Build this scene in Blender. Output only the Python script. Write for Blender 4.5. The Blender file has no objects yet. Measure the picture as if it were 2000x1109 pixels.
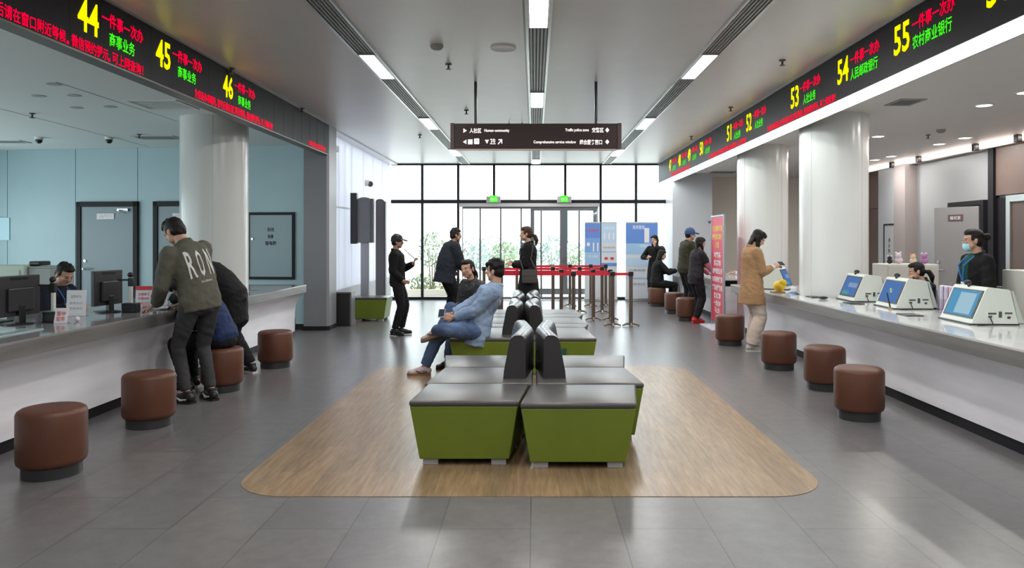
import bpy, bmesh, math, random
from math import sin, cos, pi, radians, sqrt
from mathutils import Vector, Matrix, Euler
from mathutils.bvhtree import BVHTree

SC = bpy.context.scene
COL = SC.collection
V = Vector

# ------------------------------------------------------------------ camera
# eye 1.5 m above the floor, looking straight down the hall (+Y); lens shift frames the floor as the photo does
FPX = 1450.0
cam_d = bpy.data.cameras.new('camera')
cam = bpy.data.objects.new('camera', cam_d)
COL.objects.link(cam)
cam.location = (0, 0, 1.5)
cam.rotation_euler = (pi / 2, 0, 0)
cam_d.sensor_fit = 'HORIZONTAL'
cam_d.sensor_width = 36
cam_d.lens = FPX / 2000 * 36
cam_d.shift_x = -44 / 2000
cam_d.shift_y = -85.5 / 2000
cam_d.clip_end = 400
SC.camera = cam

# ------------------------------------------------------------------ world, exposure
W = bpy.data.worlds.new('overcast_sky')
SC.world = W
W.use_nodes = True
W.node_tree.nodes['Background'].inputs[0].default_value = (0.86, 0.95, 1.0, 1)
W.node_tree.nodes['Background'].inputs[1].default_value = 3.2
vs = SC.view_settings
SC.display_settings.display_device = 'sRGB'
vs.view_transform = 'Standard'
vs.look = 'None'
vs.exposure = 0.58
vs.gamma = 1.0
vs.use_curve_mapping = False
SC.cycles.max_bounces = 8
SC.cycles.diffuse_bounces = 4
SC.cycles.glossy_bounces = 4
SC.cycles.transparent_max_bounces = 12
SC.cycles.use_denoising = True
SC.cycles.sample_clamp_indirect = 6.0
SC.cycles.caustics_reflective = False
SC.cycles.caustics_refractive = False

LAMP_W = 22.0        # each ceiling lamp of the hall
DOWN_W = 13.0         # each downlight on the right
STRIP_E = 6.5        # white strip under the right board


def portal(loc, rot, sx, sy):
    l = bpy.data.lights.new('daylight_portal', 'AREA')
    l.shape = 'RECTANGLE'
    l.size, l.size_y = sx, sy
    l.cycles.is_portal = True
    o = bpy.data.objects.new('daylight_portal', l)
    COL.objects.link(o)
    o.location = loc
    o.rotation_euler = rot


portal((-0.1, 18.95, 1.72), (-pi / 2, 0, 0), 7.4, 3.44)      # glass front
portal((-10.32, 5.2, 1.3), (0, -pi / 2, 0), 2.2, 14.4)        # side window of the left office
portal((-3.75, 15.8, 2.0), (0, -pi / 2, 0), 2.86, 6.0)       # translucent wall


# ------------------------------------------------------------------ materials
MATS = {}


def mat(name, col=(.8, .8, .8), rough=.5, metal=0., noise=0., nscale=8., bump=0., bscale=60., spec=.5,
        emit=None, estr=1., stretch=(1, 1, 1), coat=0., alpha=None):
    if name in MATS:
        return MATS[name]
    m = bpy.data.materials.new(name)
    m.use_nodes = True
    nt = m.node_tree
    b = nt.nodes['Principled BSDF']
    b.inputs['Base Color'].default_value = (*col, 1)
    b.inputs['Roughness'].default_value = rough
    b.inputs['Metallic'].default_value = metal
    b.inputs['Specular IOR Level'].default_value = spec
    b.inputs['Coat Weight'].default_value = coat
    if emit:
        b.inputs['Emission Color'].default_value = (*emit, 1)
        b.inputs['Emission Strength'].default_value = estr
    if noise or bump:
        tc = nt.nodes.new('ShaderNodeTexCoord')
        mp = nt.nodes.new('ShaderNodeMapping')
        mp.inputs['Scale'].default_value = stretch
        nt.links.new(tc.outputs['Object'], mp.inputs[0])
    if noise:
        n = nt.nodes.new('ShaderNodeTexNoise')
        n.inputs['Scale'].default_value = nscale
        n.inputs['Detail'].default_value = 5
        nt.links.new(mp.outputs[0], n.inputs['Vector'])
        r = nt.nodes.new('ShaderNodeValToRGB')
        r.color_ramp.elements[0].position = .3
        r.color_ramp.elements[1].position = .7
        r.color_ramp.elements[0].color = (*[max(0, c * (1 - noise)) for c in col], 1)
        r.color_ramp.elements[1].color = (*[min(1, c * (1 + noise)) for c in col], 1)
        nt.links.new(n.outputs[0], r.inputs[0])
        nt.links.new(r.outputs[0], b.inputs['Base Color'])
    if bump:
        n2 = nt.nodes.new('ShaderNodeTexNoise')
        n2.inputs['Scale'].default_value = bscale
        n2.inputs['Detail'].default_value = 4
        nt.links.new(mp.outputs[0], n2.inputs['Vector'])
        bp = nt.nodes.new('ShaderNodeBump')
        bp.inputs['Strength'].default_value = bump
        bp.inputs['Distance'].default_value = .01
        nt.links.new(n2.outputs[0], bp.inputs['Height'])
        nt.links.new(bp.outputs[0], b.inputs['Normal'])
    MATS[name] = m
    return m


def emat(name, col, s):
    if name in MATS:
        return MATS[name]
    m = bpy.data.materials.new(name)
    m.use_nodes = True
    nt = m.node_tree
    nt.nodes.clear()
    e = nt.nodes.new('ShaderNodeEmission')
    e.inputs[0].default_value = (*col, 1)
    e.inputs[1].default_value = s
    o = nt.nodes.new('ShaderNodeOutputMaterial')
    nt.links.new(e.outputs[0], o.inputs[0])
    MATS[name] = m
    return m


def glassmat(name, tint=(1, 1, 1), gloss=.06):
    if name in MATS:
        return MATS[name]
    m = bpy.data.materials.new(name)
    m.use_nodes = True
    nt = m.node_tree
    nt.nodes.clear()
    t = nt.nodes.new('ShaderNodeBsdfTransparent')
    t.inputs[0].default_value = (*tint, 1)
    g = nt.nodes.new('ShaderNodeBsdfGlossy')
    g.inputs['Roughness'].default_value = .02
    x = nt.nodes.new('ShaderNodeMixShader')
    x.inputs[0].default_value = gloss
    o = nt.nodes.new('ShaderNodeOutputMaterial')
    nt.links.new(t.outputs[0], x.inputs[1])
    nt.links.new(g.outputs[0], x.inputs[2])
    nt.links.new(x.outputs[0], o.inputs[0])
    MATS[name] = m
    return m


def nodes_of(m):
    return m.node_tree, m.node_tree.nodes['Principled BSDF']


# ------------------------------------------------------------------ mesh helpers
def B():
    return bmesh.new()


def box(bm, x0, x1, y0, y1, z0, z1, bev=0., seg=2):
    r = bmesh.ops.create_cube(bm, size=1)
    vv = r['verts']
    for v in vv:
        v.co = V(((x0 + x1) / 2 + v.co.x * (x1 - x0), (y0 + y1) / 2 + v.co.y * (y1 - y0), (z0 + z1) / 2 + v.co.z * (z1 - z0)))
    if bev:
        ee = list({e for v in vv for e in v.link_edges})
        bmesh.ops.bevel(bm, geom=ee, offset=bev, segments=seg, affect='EDGES', profile=.5, clamp_overlap=True)
    return bm


def frame_of(d):
    d = V(d).normalized()
    a = V((0, 0, 1)) if abs(d.z) < .9 else V((1, 0, 0))
    x = a.cross(d).normalized()
    return x, d.cross(x)


def cyl(bm, p0, p1, r0, r1=None, seg=16):
    p0, p1 = V(p0), V(p1)
    r1 = r0 if r1 is None else r1
    x, y = frame_of(p1 - p0)
    a = [bm.verts.new(p0 + (x * cos(2 * pi * i / seg) + y * sin(2 * pi * i / seg)) * r0) for i in range(seg)]
    b = [bm.verts.new(p1 + (x * cos(2 * pi * i / seg) + y * sin(2 * pi * i / seg)) * r1) for i in range(seg)]
    for i in range(seg):
        bm.faces.new((a[i], a[(i + 1) % seg], b[(i + 1) % seg], b[i]))
    bm.faces.new(a[::-1])
    bm.faces.new(b)
    return bm


def tube(bm, pts, r, seg=8):
    pts = [V(p) for p in pts]
    rs = r if isinstance(r, (list, tuple)) else [r] * len(pts)
    rings = []
    x = None
    for i, p in enumerate(pts):
        d = (pts[min(i + 1, len(pts) - 1)] - pts[max(i - 1, 0)]).normalized()
        if x is None:
            x, y = frame_of(d)
        else:
            x = (x - d * x.dot(d)).normalized()
            y = d.cross(x)
        rings.append([bm.verts.new(p + (x * cos(2 * pi * k / seg) + y * sin(2 * pi * k / seg)) * rs[i]) for k in range(seg)])
    for a, b in zip(rings, rings[1:]):
        for k in range(seg):
            bm.faces.new((a[k], a[(k + 1) % seg], b[(k + 1) % seg], b[k]))
    bm.faces.new(rings[0][::-1])
    bm.faces.new(rings[-1])
    return bm


def lathe(bm, prof, seg=32, c=(0, 0, 0)):
    c = V(c)
    rings = []
    for r, z in prof:
        if r < 1e-6:
            rings.append([bm.verts.new(c + V((0, 0, z)))])
        else:
            rings.append([bm.verts.new(c + V((r * cos(2 * pi * i / seg), r * sin(2 * pi * i / seg), z))) for i in range(seg)])
    for a, b in zip(rings, rings[1:]):
        for i in range(seg):
            j = (i + 1) % seg
            if len(a) == 1 and len(b) > 1:
                bm.faces.new((a[0], b[j], b[i]))
            elif len(b) == 1 and len(a) > 1:
                bm.faces.new((a[i], a[j], b[0]))
            elif len(a) > 1:
                bm.faces.new((a[i], a[j], b[j], b[i]))
    if len(rings[0]) > 1:
        bm.faces.new(rings[0][::-1])
    if len(rings[-1]) > 1:
        bm.faces.new(rings[-1])
    return bm


def loft(bm, rings):
    rr = [[bm.verts.new(p) for p in ring] for ring in rings]
    n = len(rr[0])
    for a, b in zip(rr, rr[1:]):
        for i in range(n):
            bm.faces.new((a[i], a[(i + 1) % n], b[(i + 1) % n], b[i]))
    bm.faces.new(rr[0][::-1])
    bm.faces.new(rr[-1])
    return bm


def prism(bm, poly, z0, z1, bev=0., seg=2, top=None):
    """polygon in xy extruded in z; top: another polygon for the upper outline"""
    top = top or poly
    vs0 = [bm.verts.new((x, y, z0)) for x, y in poly]
    vs1 = [bm.verts.new((x, y, z1)) for x, y in top]
    n = len(poly)
    for i in range(n):
        bm.faces.new((vs0[i], vs0[(i + 1) % n], vs1[(i + 1) % n], vs1[i]))
    bm.faces.new(vs0[::-1])
    bm.faces.new(vs1)
    if bev:
        ee = list({e for v in vs0 + vs1 for e in v.link_edges})
        bmesh.ops.bevel(bm, geom=ee, offset=bev, segments=seg, affect='EDGES', profile=.5, clamp_overlap=True)
    return bm


def extr(bm, prof, axis, a, b):
    """closed profile swept along an axis: axis 'y' -> prof is (x,z); axis 'x' -> prof is (y,z)"""
    def pt(p, t):
        return (p[0], t, p[1]) if axis == 'y' else (t, p[0], p[1])
    r0 = [bm.verts.new(pt(p, a)) for p in prof]
    r1 = [bm.verts.new(pt(p, b)) for p in prof]
    n = len(prof)
    for i in range(n):
        bm.faces.new((r0[i], r0[(i + 1) % n], r1[(i + 1) % n], r1[i]))
    bm.faces.new(r0[::-1])
    bm.faces.new(r1)
    return bm


def ball(bm, c, r, sc=(1, 1, 1), rot=None, sub=2):
    res = bmesh.ops.create_icosphere(bm, subdivisions=sub, radius=r)
    for v in res['verts']:
        p = V((v.co.x * sc[0], v.co.y * sc[1], v.co.z * sc[2]))
        if rot is not None:
            p = rot @ p
        v.co = p + V(c)
    return bm


def world_of(o):
    m = o.matrix_basis.copy()
    if o.parent:
        m = world_of(o.parent) @ o.matrix_parent_inverse @ m
    return m


def link(name, me, parent=None, local=False):
    o = bpy.data.objects.new(name, me)
    COL.objects.link(o)
    if parent:
        o.parent = parent
        if not local:
            o.matrix_parent_inverse = world_of(parent).inverted()
    return o


def new(name, bm, m, parent=None, smooth=False, local=False, ang=40):
    bmesh.ops.recalc_face_normals(bm, faces=bm.faces)
    me = bpy.data.meshes.new(name)
    bm.to_mesh(me)
    bm.free()
    for x in (m if isinstance(m, (list, tuple)) else [m]):
        me.materials.append(x)
    if smooth:
        me.shade_smooth()
        if ang < 180:
            me.set_sharp_from_angle(angle=radians(ang))
    return link(name, me, parent, local)


def tag(o, label, cat, group=None, kind=None):
    o['label'] = label
    o['category'] = cat
    if group:
        o['group'] = group
    if kind:
        o['kind'] = kind
    return o


def thing(name, label, cat, loc=(0, 0, 0), rz=0, group=None):
    o = bpy.data.objects.new(name, None)
    COL.objects.link(o)
    o.empty_display_size = .1
    o.location = loc
    o.rotation_euler = (0, 0, rz)
    return tag(o, label, cat, group)


def struct(name, bm, m, parent=None, **k):
    o = new(name, bm, m, parent, **k)
    if not parent:
        o['kind'] = 'structure'
    return o


def structroot(name, loc=(0, 0, 0)):
    o = bpy.data.objects.new(name, None)
    COL.objects.link(o)
    o.location = loc
    o['kind'] = 'structure'
    return o


def kids(o):
    return [c for c in COL.objects if c.parent == o]


def dup(o, loc=None, rz=None, label=None, group=None, parent=None):
    c = o.copy()
    COL.objects.link(c)
    if parent:
        c.parent = parent
    if loc is not None:
        c.location = loc
    if rz is not None:
        c.rotation_euler = (0, 0, rz)
    if label:
        c['label'] = label
    if group:
        c['group'] = group
    for ch in kids(o):
        dup(ch, parent=c)
    return c


TXT = {}


def text_mesh(s, bold=0., ext=.0):
    key = (s, bold, ext)
    if key not in TXT:
        cu = bpy.data.curves.new('t', 'FONT')
        cu.body = s
        cu.size = 1
        cu.offset = bold
        cu.extrude = ext
        cu.resolution_u = 2
        cu.align_x = 'LEFT'
        ob = bpy.data.objects.new('t', cu)
        COL.objects.link(ob)
        dg = bpy.context.evaluated_depsgraph_get()
        me = bpy.data.meshes.new_from_object(ob.evaluated_get(dg))
        bpy.data.objects.remove(ob)
        xs = [v.co.x for v in me.vertices] or [0, 1]
        ys = [v.co.y for v in me.vertices] or [0, 1]
        TXT[key] = ([v.co.copy() for v in me.vertices], [tuple(p.vertices) for p in me.polygons], min(xs), max(xs), min(ys), max(ys))
        bpy.data.meshes.remove(me)
    return TXT[key]


def text(name, s, m, parent, c, right, up, w, h, bold=0., lift=.002, align='l'):
    """text filling w x h; c = left-centre (or centre) point on the surface; lift along the normal"""
    vv, ff, x0, x1, y0, y1 = text_mesh(s, bold)
    right, up, c = V(right).normalized(), V(up).normalized(), V(c)
    n = right.cross(up)
    me = bpy.data.meshes.new(name)
    ox = 0 if align == 'l' else -.5
    pts = [c + right * (((v.x - x0) / max(x1 - x0, 1e-5) + ox) * w) + up * (((v.y - y0) / max(y1 - y0, 1e-5) - .5) * h) + n * lift for v in vv]
    me.from_pydata(pts, [], ff)
    me.materials.append(m)
    return link(name, me, parent)
# ------------------------------------------------------------------ common materials
white_paint = mat('ceiling_paint', (.72, .705, .685), .34, noise=.02, nscale=3, spec=.4)
office_ceiling = mat('office_ceiling_paint', (.74, .78, .76), .55)
right_ceiling = mat('right_ceiling_paint', (.86, .84, .82), .5)
cool_cast_wall = mat('cool_cast_blue_panel', (.38, .53, .57), .45, noise=.03, nscale=1.5)  # blue tint puts part of the left office's cool light into the colour
dark_trim = mat('dark_trim', (.014, .014, .017), .5, spec=.2)
black_pl = mat('black_plastic', (.012, .012, .014), .35)
grey_metal = mat('grey_metal', (.3, .3, .31), .35, metal=.7)
alu = mat('aluminium', (.62, .64, .63), .3, metal=.85)
steel = mat('brushed_steel', (.5, .5, .49), .28, metal=1.)
white_pl = mat('white_plastic', (.72, .74, .7), .35)
pillar_grey = mat('pillar_grey', (.23, .235, .25), .4, noise=.04, nscale=2)

# floor: grey stone-look vinyl tiles
floor_m = mat('grey_vinyl_tiles', (.2, .2, .2), .3)
nt, bs = nodes_of(floor_m)
tc = nt.nodes.new('ShaderNodeTexCoord')
mp = nt.nodes.new('ShaderNodeMapping')
mp.inputs['Rotation'].default_value = (0, 0, pi / 2)
mp.inputs['Location'].default_value = (.1, .02, 0)
br = nt.nodes.new('ShaderNodeTexBrick')
br.inputs['Scale'].default_value = 1
br.inputs['Brick Width'].default_value = .94
br.inputs['Row Height'].default_value = .47
br.inputs['Mortar Size'].default_value = .0035
br.inputs['Mortar Smooth'].default_value = .3
br.inputs['Color1'].default_value = (.92, .92, .95, 1)
br.inputs['Color2'].default_value = (1.08, 1.07, 1.06, 1)
br.inputs['Mortar'].default_value = (.5, .5, .5, 1)
n1 = nt.nodes.new('ShaderNodeTexNoise')
n1.inputs['Scale'].default_value = 9
n1.inputs['Detail'].default_value = 8
n1.inputs['Roughness'].default_value = .72
n1.inputs['Distortion'].default_value = .15
rp = nt.nodes.new('ShaderNodeValToRGB')
rp.color_ramp.elements[0].position = .15
rp.color_ramp.elements[1].position = .85
rp.color_ramp.elements[0].color = (.095, .088, .092, 1)
rp.color_ramp.elements[1].color = (.178, .172, .168, 1)
mx = nt.nodes.new('ShaderNodeMix')
mx.data_type = 'RGBA'
mx.blend_type = 'MULTIPLY'
mx.inputs[0].default_value = 1
nt.links.new(tc.outputs['Object'], mp.inputs[0])
nt.links.new(mp.outputs[0], br.inputs['Vector'])
nt.links.new(tc.outputs['Object'], n1.inputs['Vector'])
nt.links.new(n1.outputs[0], rp.inputs[0])
nt.links.new(rp.outputs[0], mx.inputs[6])
nt.links.new(br.outputs[0], mx.inputs[7])
nt.links.new(mx.outputs[2], bs.inputs['Base Color'])
bs.inputs['Roughness'].default_value = .28

# wood-look vinyl inlay
wood_m = mat('oak_vinyl', (.36, .24, .13), .3)
nt, bs = nodes_of(wood_m)
tc = nt.nodes.new('ShaderNodeTexCoord')
mp = nt.nodes.new('ShaderNodeMapping')
mp.inputs['Scale'].default_value = (14, 1.1, 1)
n1 = nt.nodes.new('ShaderNodeTexNoise')
n1.inputs['Scale'].default_value = 2.6
n1.inputs['Detail'].default_value = 9
n1.inputs['Roughness'].default_value = .7
rp = nt.nodes.new('ShaderNodeValToRGB')
rp.color_ramp.elements[0].position = .28
rp.color_ramp.elements[1].position = .75
rp.color_ramp.elements[0].color = (.13, .082, .043, 1)
rp.color_ramp.elements[1].color = (.36, .25, .145, 1)
mp2 = nt.nodes.new('ShaderNodeMapping')
mp2.inputs['Rotation'].default_value = (0, 0, pi / 2)
br = nt.nodes.new('ShaderNodeTexBrick')
br.inputs['Scale'].default_value = 1
br.inputs['Brick Width'].default_value = 1.2
br.inputs['Row Height'].default_value = .15
br.inputs['Mortar Size'].default_value = .0012
br.inputs['Color1'].default_value = (.86, .86, .86, 1)
br.inputs['Color2'].default_value = (1.12, 1.1, 1.08, 1)
br.inputs['Mortar'].default_value = (.6, .6, .6, 1)
mx = nt.nodes.new('ShaderNodeMix')
mx.data_type = 'RGBA'
mx.blend_type = 'MULTIPLY'
mx.inputs[0].default_value = 1
nt.links.new(tc.outputs['Object'], mp.inputs[0])
nt.links.new(tc.outputs['Object'], mp2.inputs[0])
nt.links.new(mp2.outputs[0], br.inputs['Vector'])
nt.links.new(mp.outputs[0], n1.inputs['Vector'])
nt.links.new(n1.outputs[0], rp.inputs[0])
nt.links.new(rp.outputs[0], mx.inputs[6])
nt.links.new(br.outputs[0], mx.inputs[7])
nt.links.new(mx.outputs[2], bs.inputs['Base Color'])

# ------------------------------------------------------------------ floor, ceilings, walls
CZ = 3.43          # hall ceiling
OZ = 3.1           # ceilings of the side offices
BX0, BX1 = -3.43, 3.12   # faces of the two boards
FY = 18.75         # glass front

struct('floor', box(B(), -10.3, 7.9, -3.3, 19.0, -.12, 0), floor_m)


def rrect(x0, x1, y0, y1, r, n=10):
    p = []
    for cx, cy, a in ((x1 - r, y1 - r, 0), (x0 + r, y1 - r, 90), (x0 + r, y0 + r, 180), (x1 - r, y0 + r, 270)):
        for i in range(n + 1):
            t = radians(a + 90 * i / n)
            p.append((cx + r * cos(t), cy + r * sin(t)))
    return p


struct('floor_inlay', prism(B(), rrect(-1.83, 1.77, 4.34, 8.85, .36), 0, .003), wood_m)
struct('ceiling', box(B(), -3.8, BX1 + .2, -3.3, FY + .2, CZ, CZ + .1), white_paint)
struct('ceiling_left', box(B(), -10.3, BX0 - .12, -3.3, 13.5, OZ, OZ + .1), office_ceiling)
struct('ceiling_right', box(B(), BX1 + .2, 7.9, -3.3, 19.0, OZ, OZ + .1), right_ceiling)
struct('wall_rear', box(B(), -10.3, 7.9, -3.4, -3.28, 0, 3.5), mat('rear_wall_paint', (.6, .6, .6), .6))
# left side wall of the office with a long window (out of the frame)
sw = B()
box(sw, -10.42, -10.3, -3.3, -2, 0, OZ)
box(sw, -10.42, -10.3, 12.4, 13.5, 0, OZ)
box(sw, -10.42, -10.3, -2, 12.4, 0, .2)
box(sw, -10.42, -10.3, -2, 12.4, 2.4, OZ)
struct('wall_left', sw, cool_cast_wall)
w2 = structroot('window_2', (-10.36, 5.2, .2))
wf2 = B()
for yy in [-2 + 1.8 * k for k in range(9)]:
    box(wf2, -10.40, -10.33, max(-2, yy - .03), min(12.4, yy + .03), .26, 2.34)
box(wf2, -10.40, -10.33, -2, 12.4, .2, .26)
box(wf2, -10.40, -10.33, -2, 12.4, 2.34, 2.4)
struct('window_frame', wf2, dark_trim, w2)
struct('pane', box(B(), -10.37, -10.36, -2, 12.4, .26, 2.34), glassmat('window_glass', (.96, .98, .97), .05), w2)

# far wall of the left office: panels with thin vertical seams, slightly turned towards the hall
WA, WB = V((-10.3, 13.34, 0)), V((-3.8, 12.52, 0))
wdir = (WB - WA).normalized()
wn = V((wdir.y, -wdir.x, 0))       # towards the camera
wrot = math.atan2(wdir.y, wdir.x)
WL = (WB - WA).length


def wallpt(u):
    """point on the far office wall hit by the sight line through photo column u"""
    dx, dy = (u - 1044) / FPX, 1.
    det = dx * -wdir.y + wdir.x * dy
    t = (WA.x * -wdir.y + wdir.x * WA.y) / det
    p = V((dx * t, t, 0))
    return (p - WA).dot(wdir), t


fw = structroot('wall_back', WA)
fw.rotation_euler = (0, 0, wrot)
seams = [0.0] + [wallpt(u)[0] for u in (17, 151, 158, 270, 352, 484)] + [WL]
seams = [0.0, wallpt(17)[0], wallpt(150)[0], wallpt(271)[0], wallpt(365)[0], wallpt(484)[0], WL]
wb = B()
for a, b in zip(seams, seams[1:]):
    box(wb, a + .004, b - .004, -.03, 0, 0, OZ, .003, 1)
box(wb, 0, WL, 0, .12, 0, OZ)
struct('wall_panels', wb, cool_cast_wall, fw, local=True)
struct('baseboard_back', box(B(), 0, WL, -.04, -.03, 0, .09), dark_trim, fw, local=True)


def office_door(name, u0, u1, u2=None, sign=True):
    a, d = wallpt(u0)
    b = wallpt(u1)[0] if u1 < 340 else a + 1.08
    r = structroot(name, WA + wdir * a + wn * .032)
    r.rotation_euler = (0, 0, wrot)
    w = b - a
    H = 2.17
    f = B()
    box(f, 0, .085, -.05, .0, 0, H, .004)
    box(f, w - .085, w, -.05, .0, 0, H, .004)
    box(f, 0, w, -.05, .0, H - .085, H, .004)
    struct('door_frame', f, dark_trim, r, local=True)
    struct('door_leaf', box(B(), .085, w - .085, -.03, 0, .01, H - .085, .004), mat('door_blue_grey', (.20, .27, .30), .4), r, local=True)
    if sign:
        struct('door_sign', box(B(), w * .33, w * .62, -.04, -.03, H - .31, H - .2, .003), mat('brushed_plate', (.25, .25, .26), .3, metal=.6), r, local=True)
        text('sign_lettering', '办公室', mat('plate_letter', (.75, .75, .75), .5), r, world_of(r) @ V((w * .38, -.04, H - .255)), wdir, (0, 0, 1), w * .2, .06)
    c = B()
    box(c, w * .68, w * .86, -.07, -.03, H - .17, H - .12, .004)
    tube(c, [(w * .72, -.08, H - .15), (w * .78, -.16, H - .16), (w * .84, -.08, H - .2)], .01)
    struct('door_closer', c, alu, r, local=True)
    h = B()
    cyl(h, (.16, -.03, 1.0), (.16, -.09, 1.0), .018, seg=12)
    tube(h, [(.16, -.09, 1.0), (.28, -.09, 1.0)], .011)
    cyl(h, (.16, -.03, 1.14), (.16, -.045, 1.14), .025, seg=12)
    struct('door_handle', h, steel, r, local=True)


office_door('door_1', 155, 274)
office_door('door_2', 304, 420, sign=True)

# electrical access panel right of the round column
a0, dd = wallpt(485)
a1 = wallpt(578)[0]
ep = thing('access_panel', 'pale blue electrical cabinet door with black edge on wall behind column', 'panel', WA + wdir * a0 + wn * .031, wrot)
pw = a1 - a0
pz0, pz1 = 1.5 - (545 - 469) / FPX * dd, 1.5 + (469 - 415) / FPX * dd
f = B()
box(f, 0, pw, -.03, 0, pz0, pz0 + .045)
box(f, 0, pw, -.03, 0, pz1 - .045, pz1)
box(f, 0, .045, -.03, 0, pz0 + .045, pz1 - .045)
box(f, pw - .045, pw, -.03, 0, pz0 + .045, pz1 - .045)
new('frame', f, dark_trim, ep, local=True)
new('door', box(B(), .045, pw - .045, -.015, 0, pz0 + .045, pz1 - .045), mat('panel_blue', (.27, .37, .40), .4), ep, local=True)
new('latch', cyl(B(), (.1, -.015, 1.52), (.1, -.035, 1.52), .02, seg=12), steel, ep, local=True)
for k, s in enumerate(('消火栓', '检修', '强电箱')):
    text('lettering', s, dark_trim, ep, world_of(ep) @ V((pw * .5, -.015, 1.68 - k * .115)), wdir, (0, 0, 1), (.12, .1, .2)[k], .07, bold=.02, align='c')
# thin strip and small black switches under the panel
struct('trim_1', box(B(), 0, pw + .1, -.04, -.03, 0, .01), dark_trim, fw, local=True)

# corner pillar where the left board ends, and its lower skirting
struct('pillar_left', prism(B(), [(-3.84, 12.35), (-3.46, 12.35), (-3.43, 12.4), (-3.43, 12.85), (-3.84, 12.85)], 0, CZ), pillar_grey)
struct('baseboard_pillar', prism(B(), [(-3.86, 12.335), (-3.45, 12.335), (-3.415, 12.39), (-3.415, 12.86), (-3.86, 12.86)], 0, .07), dark_trim)
# board backing above the left counter
# translucent wall beyond the pillar
LZ = .58
struct('wall_left_low', box(B(), -3.72, -3.62, 12.85, FY, 0, LZ), mat('low_wall_grey', (.4, .4, .42), .5))
poly_m = bpy.data.materials.new('twinwall_polycarbonate')
poly_m.use_nodes = True
nt = poly_m.node_tree
nt.nodes.clear()
tl = nt.nodes.new('ShaderNodeBsdfTranslucent')
tl.inputs[0].default_value = (.74, .74, .78, 1)
df = nt.nodes.new('ShaderNodeBsdfDiffuse')
df.inputs[0].default_value = (.8, .8, .82, 1)
tcn = nt.nodes.new('ShaderNodeTexCoord')
mpn = nt.nodes.new('ShaderNodeMapping')
mpn.inputs['Scale'].default_value = (1, 2.3, .03)
nn = nt.nodes.new('ShaderNodeTexNoise')
nn.inputs['Scale'].default_value = 1.6
nn.inputs['Detail'].default_value = 6
rr_ = nt.nodes.new('ShaderNodeMapRange')
rr_.inputs[3].default_value = .15
rr_.inputs[4].default_value = .5
ms = nt.nodes.new('ShaderNodeMixShader')
om = nt.nodes.new('ShaderNodeOutputMaterial')
nt.links.new(tcn.outputs['Object'], mpn.inputs[0])
nt.links.new(mpn.outputs[0], nn.inputs['Vector'])
nt.links.new(nn.outputs[0], rr_.inputs[0])
nt.links.new(rr_.outputs[0], ms.inputs[0])
nt.links.new(tl.outputs[0], ms.inputs[1])
nt.links.new(df.outputs[0], ms.inputs[2])
nt.links.new(ms.outputs[0], om.inputs[0])
tw = structroot('window_3')
y = 12.85
while y < FY - .2:
    struct('wall_panel', box(B(), -3.68, -3.645, y + .004, min(y + .98, FY) - .004, LZ, CZ), poly_m, tw)
    y += .98
tr = B()
box(tr, -3.645, -3.625, 12.85, FY, 2.1, 2.13)
box(tr, -3.645, -3.45, 12.86, FY, CZ - .03, CZ)
struct('wall_rail', tr, mat('rail_white', (.7, .7, .72), .4), tw)

# ------------------------------------------------------------------ glass front
gl = glassmat('window_glass', (.96, .98, .97), .05)
win = structroot('window_1', (0, FY, 0))
XM = [(u - 1044) / FPX * FY for u in (825, 895, 965, 1034, 1104, 1173, 1242)]
xl, xr = -3.62, (1316 - 1044) / FPX * FY
TZ0, TZ1 = 2.43, 2.52
for x in XM:
    full = x < -1.8 or x > 1.5
    struct('mullion', box(B(), x - .03, x + .03, FY - .06, FY + .06, 0 if full else TZ1, CZ, .004), dark_trim, win)
struct('transom', box(B(), xl, xr, FY - .07, FY + .07, TZ0, TZ1, .004), dark_trim, win)
struct('head_rail', box(B(), xl, xr, FY - .05, FY + .05, CZ - .04, CZ), dark_trim, win)
for x0, x1 in ((xl, XM[1]), (XM[5], xr)):
    struct('sill', box(B(), x0, x1, FY - .07, FY + .07, 0, .07), dark_trim, win)
xs = [xl] + XM + [xr]
for x0, x1 in zip(xs, xs[1:]):
    struct('pane', box(B(), x0 + .03, x1 - .03, FY - .006, FY + .006, TZ1, CZ - .04), gl, win)
    if x1 < XM[1] + .01 or x0 > XM[5] - .01:
        struct('pane', box(B(), x0 + .03, x1 - .03, FY - .006, FY + .006, .07, TZ0), gl, win)

# automatic sliding doors in the middle bays
dr = structroot('door_3', (0, FY, 0))
struct('door_header', box(B(), XM[1] + .03, XM[5] - .03, FY - .1, FY + .08, 2.34, TZ0), mat('header_grey', (.42, .43, .43), .35, metal=.4), dr)
leafs = [(u - 1044) / FPX * FY for u in (903, 938, 978, 1018, 1057, 1095, 1131, 1168)]
slim = mat('door_stile', (.16, .16, .17), .35, metal=.4)
for x0, x1 in zip(leafs, leafs[1:]):
    f = B()
    box(f, x0, x0 + .022, FY - .03, FY + .0, .01, 2.34)
    box(f, x1 - .022, x1, FY - .03, FY + .0, .01, 2.34)
    box(f, x0 + .022, x1 - .022, FY - .03, FY + .0, .01, .07)
    box(f, x0 + .022, x1 - .022, FY - .03, FY + .0, 2.29, 2.34)
    lf = struct('door_leaf', f, slim, dr)
    struct('pane', box(B(), x0 + .022, x1 - .022, FY - .02, FY - .01, .07, 2.29), gl, lf)
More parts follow.
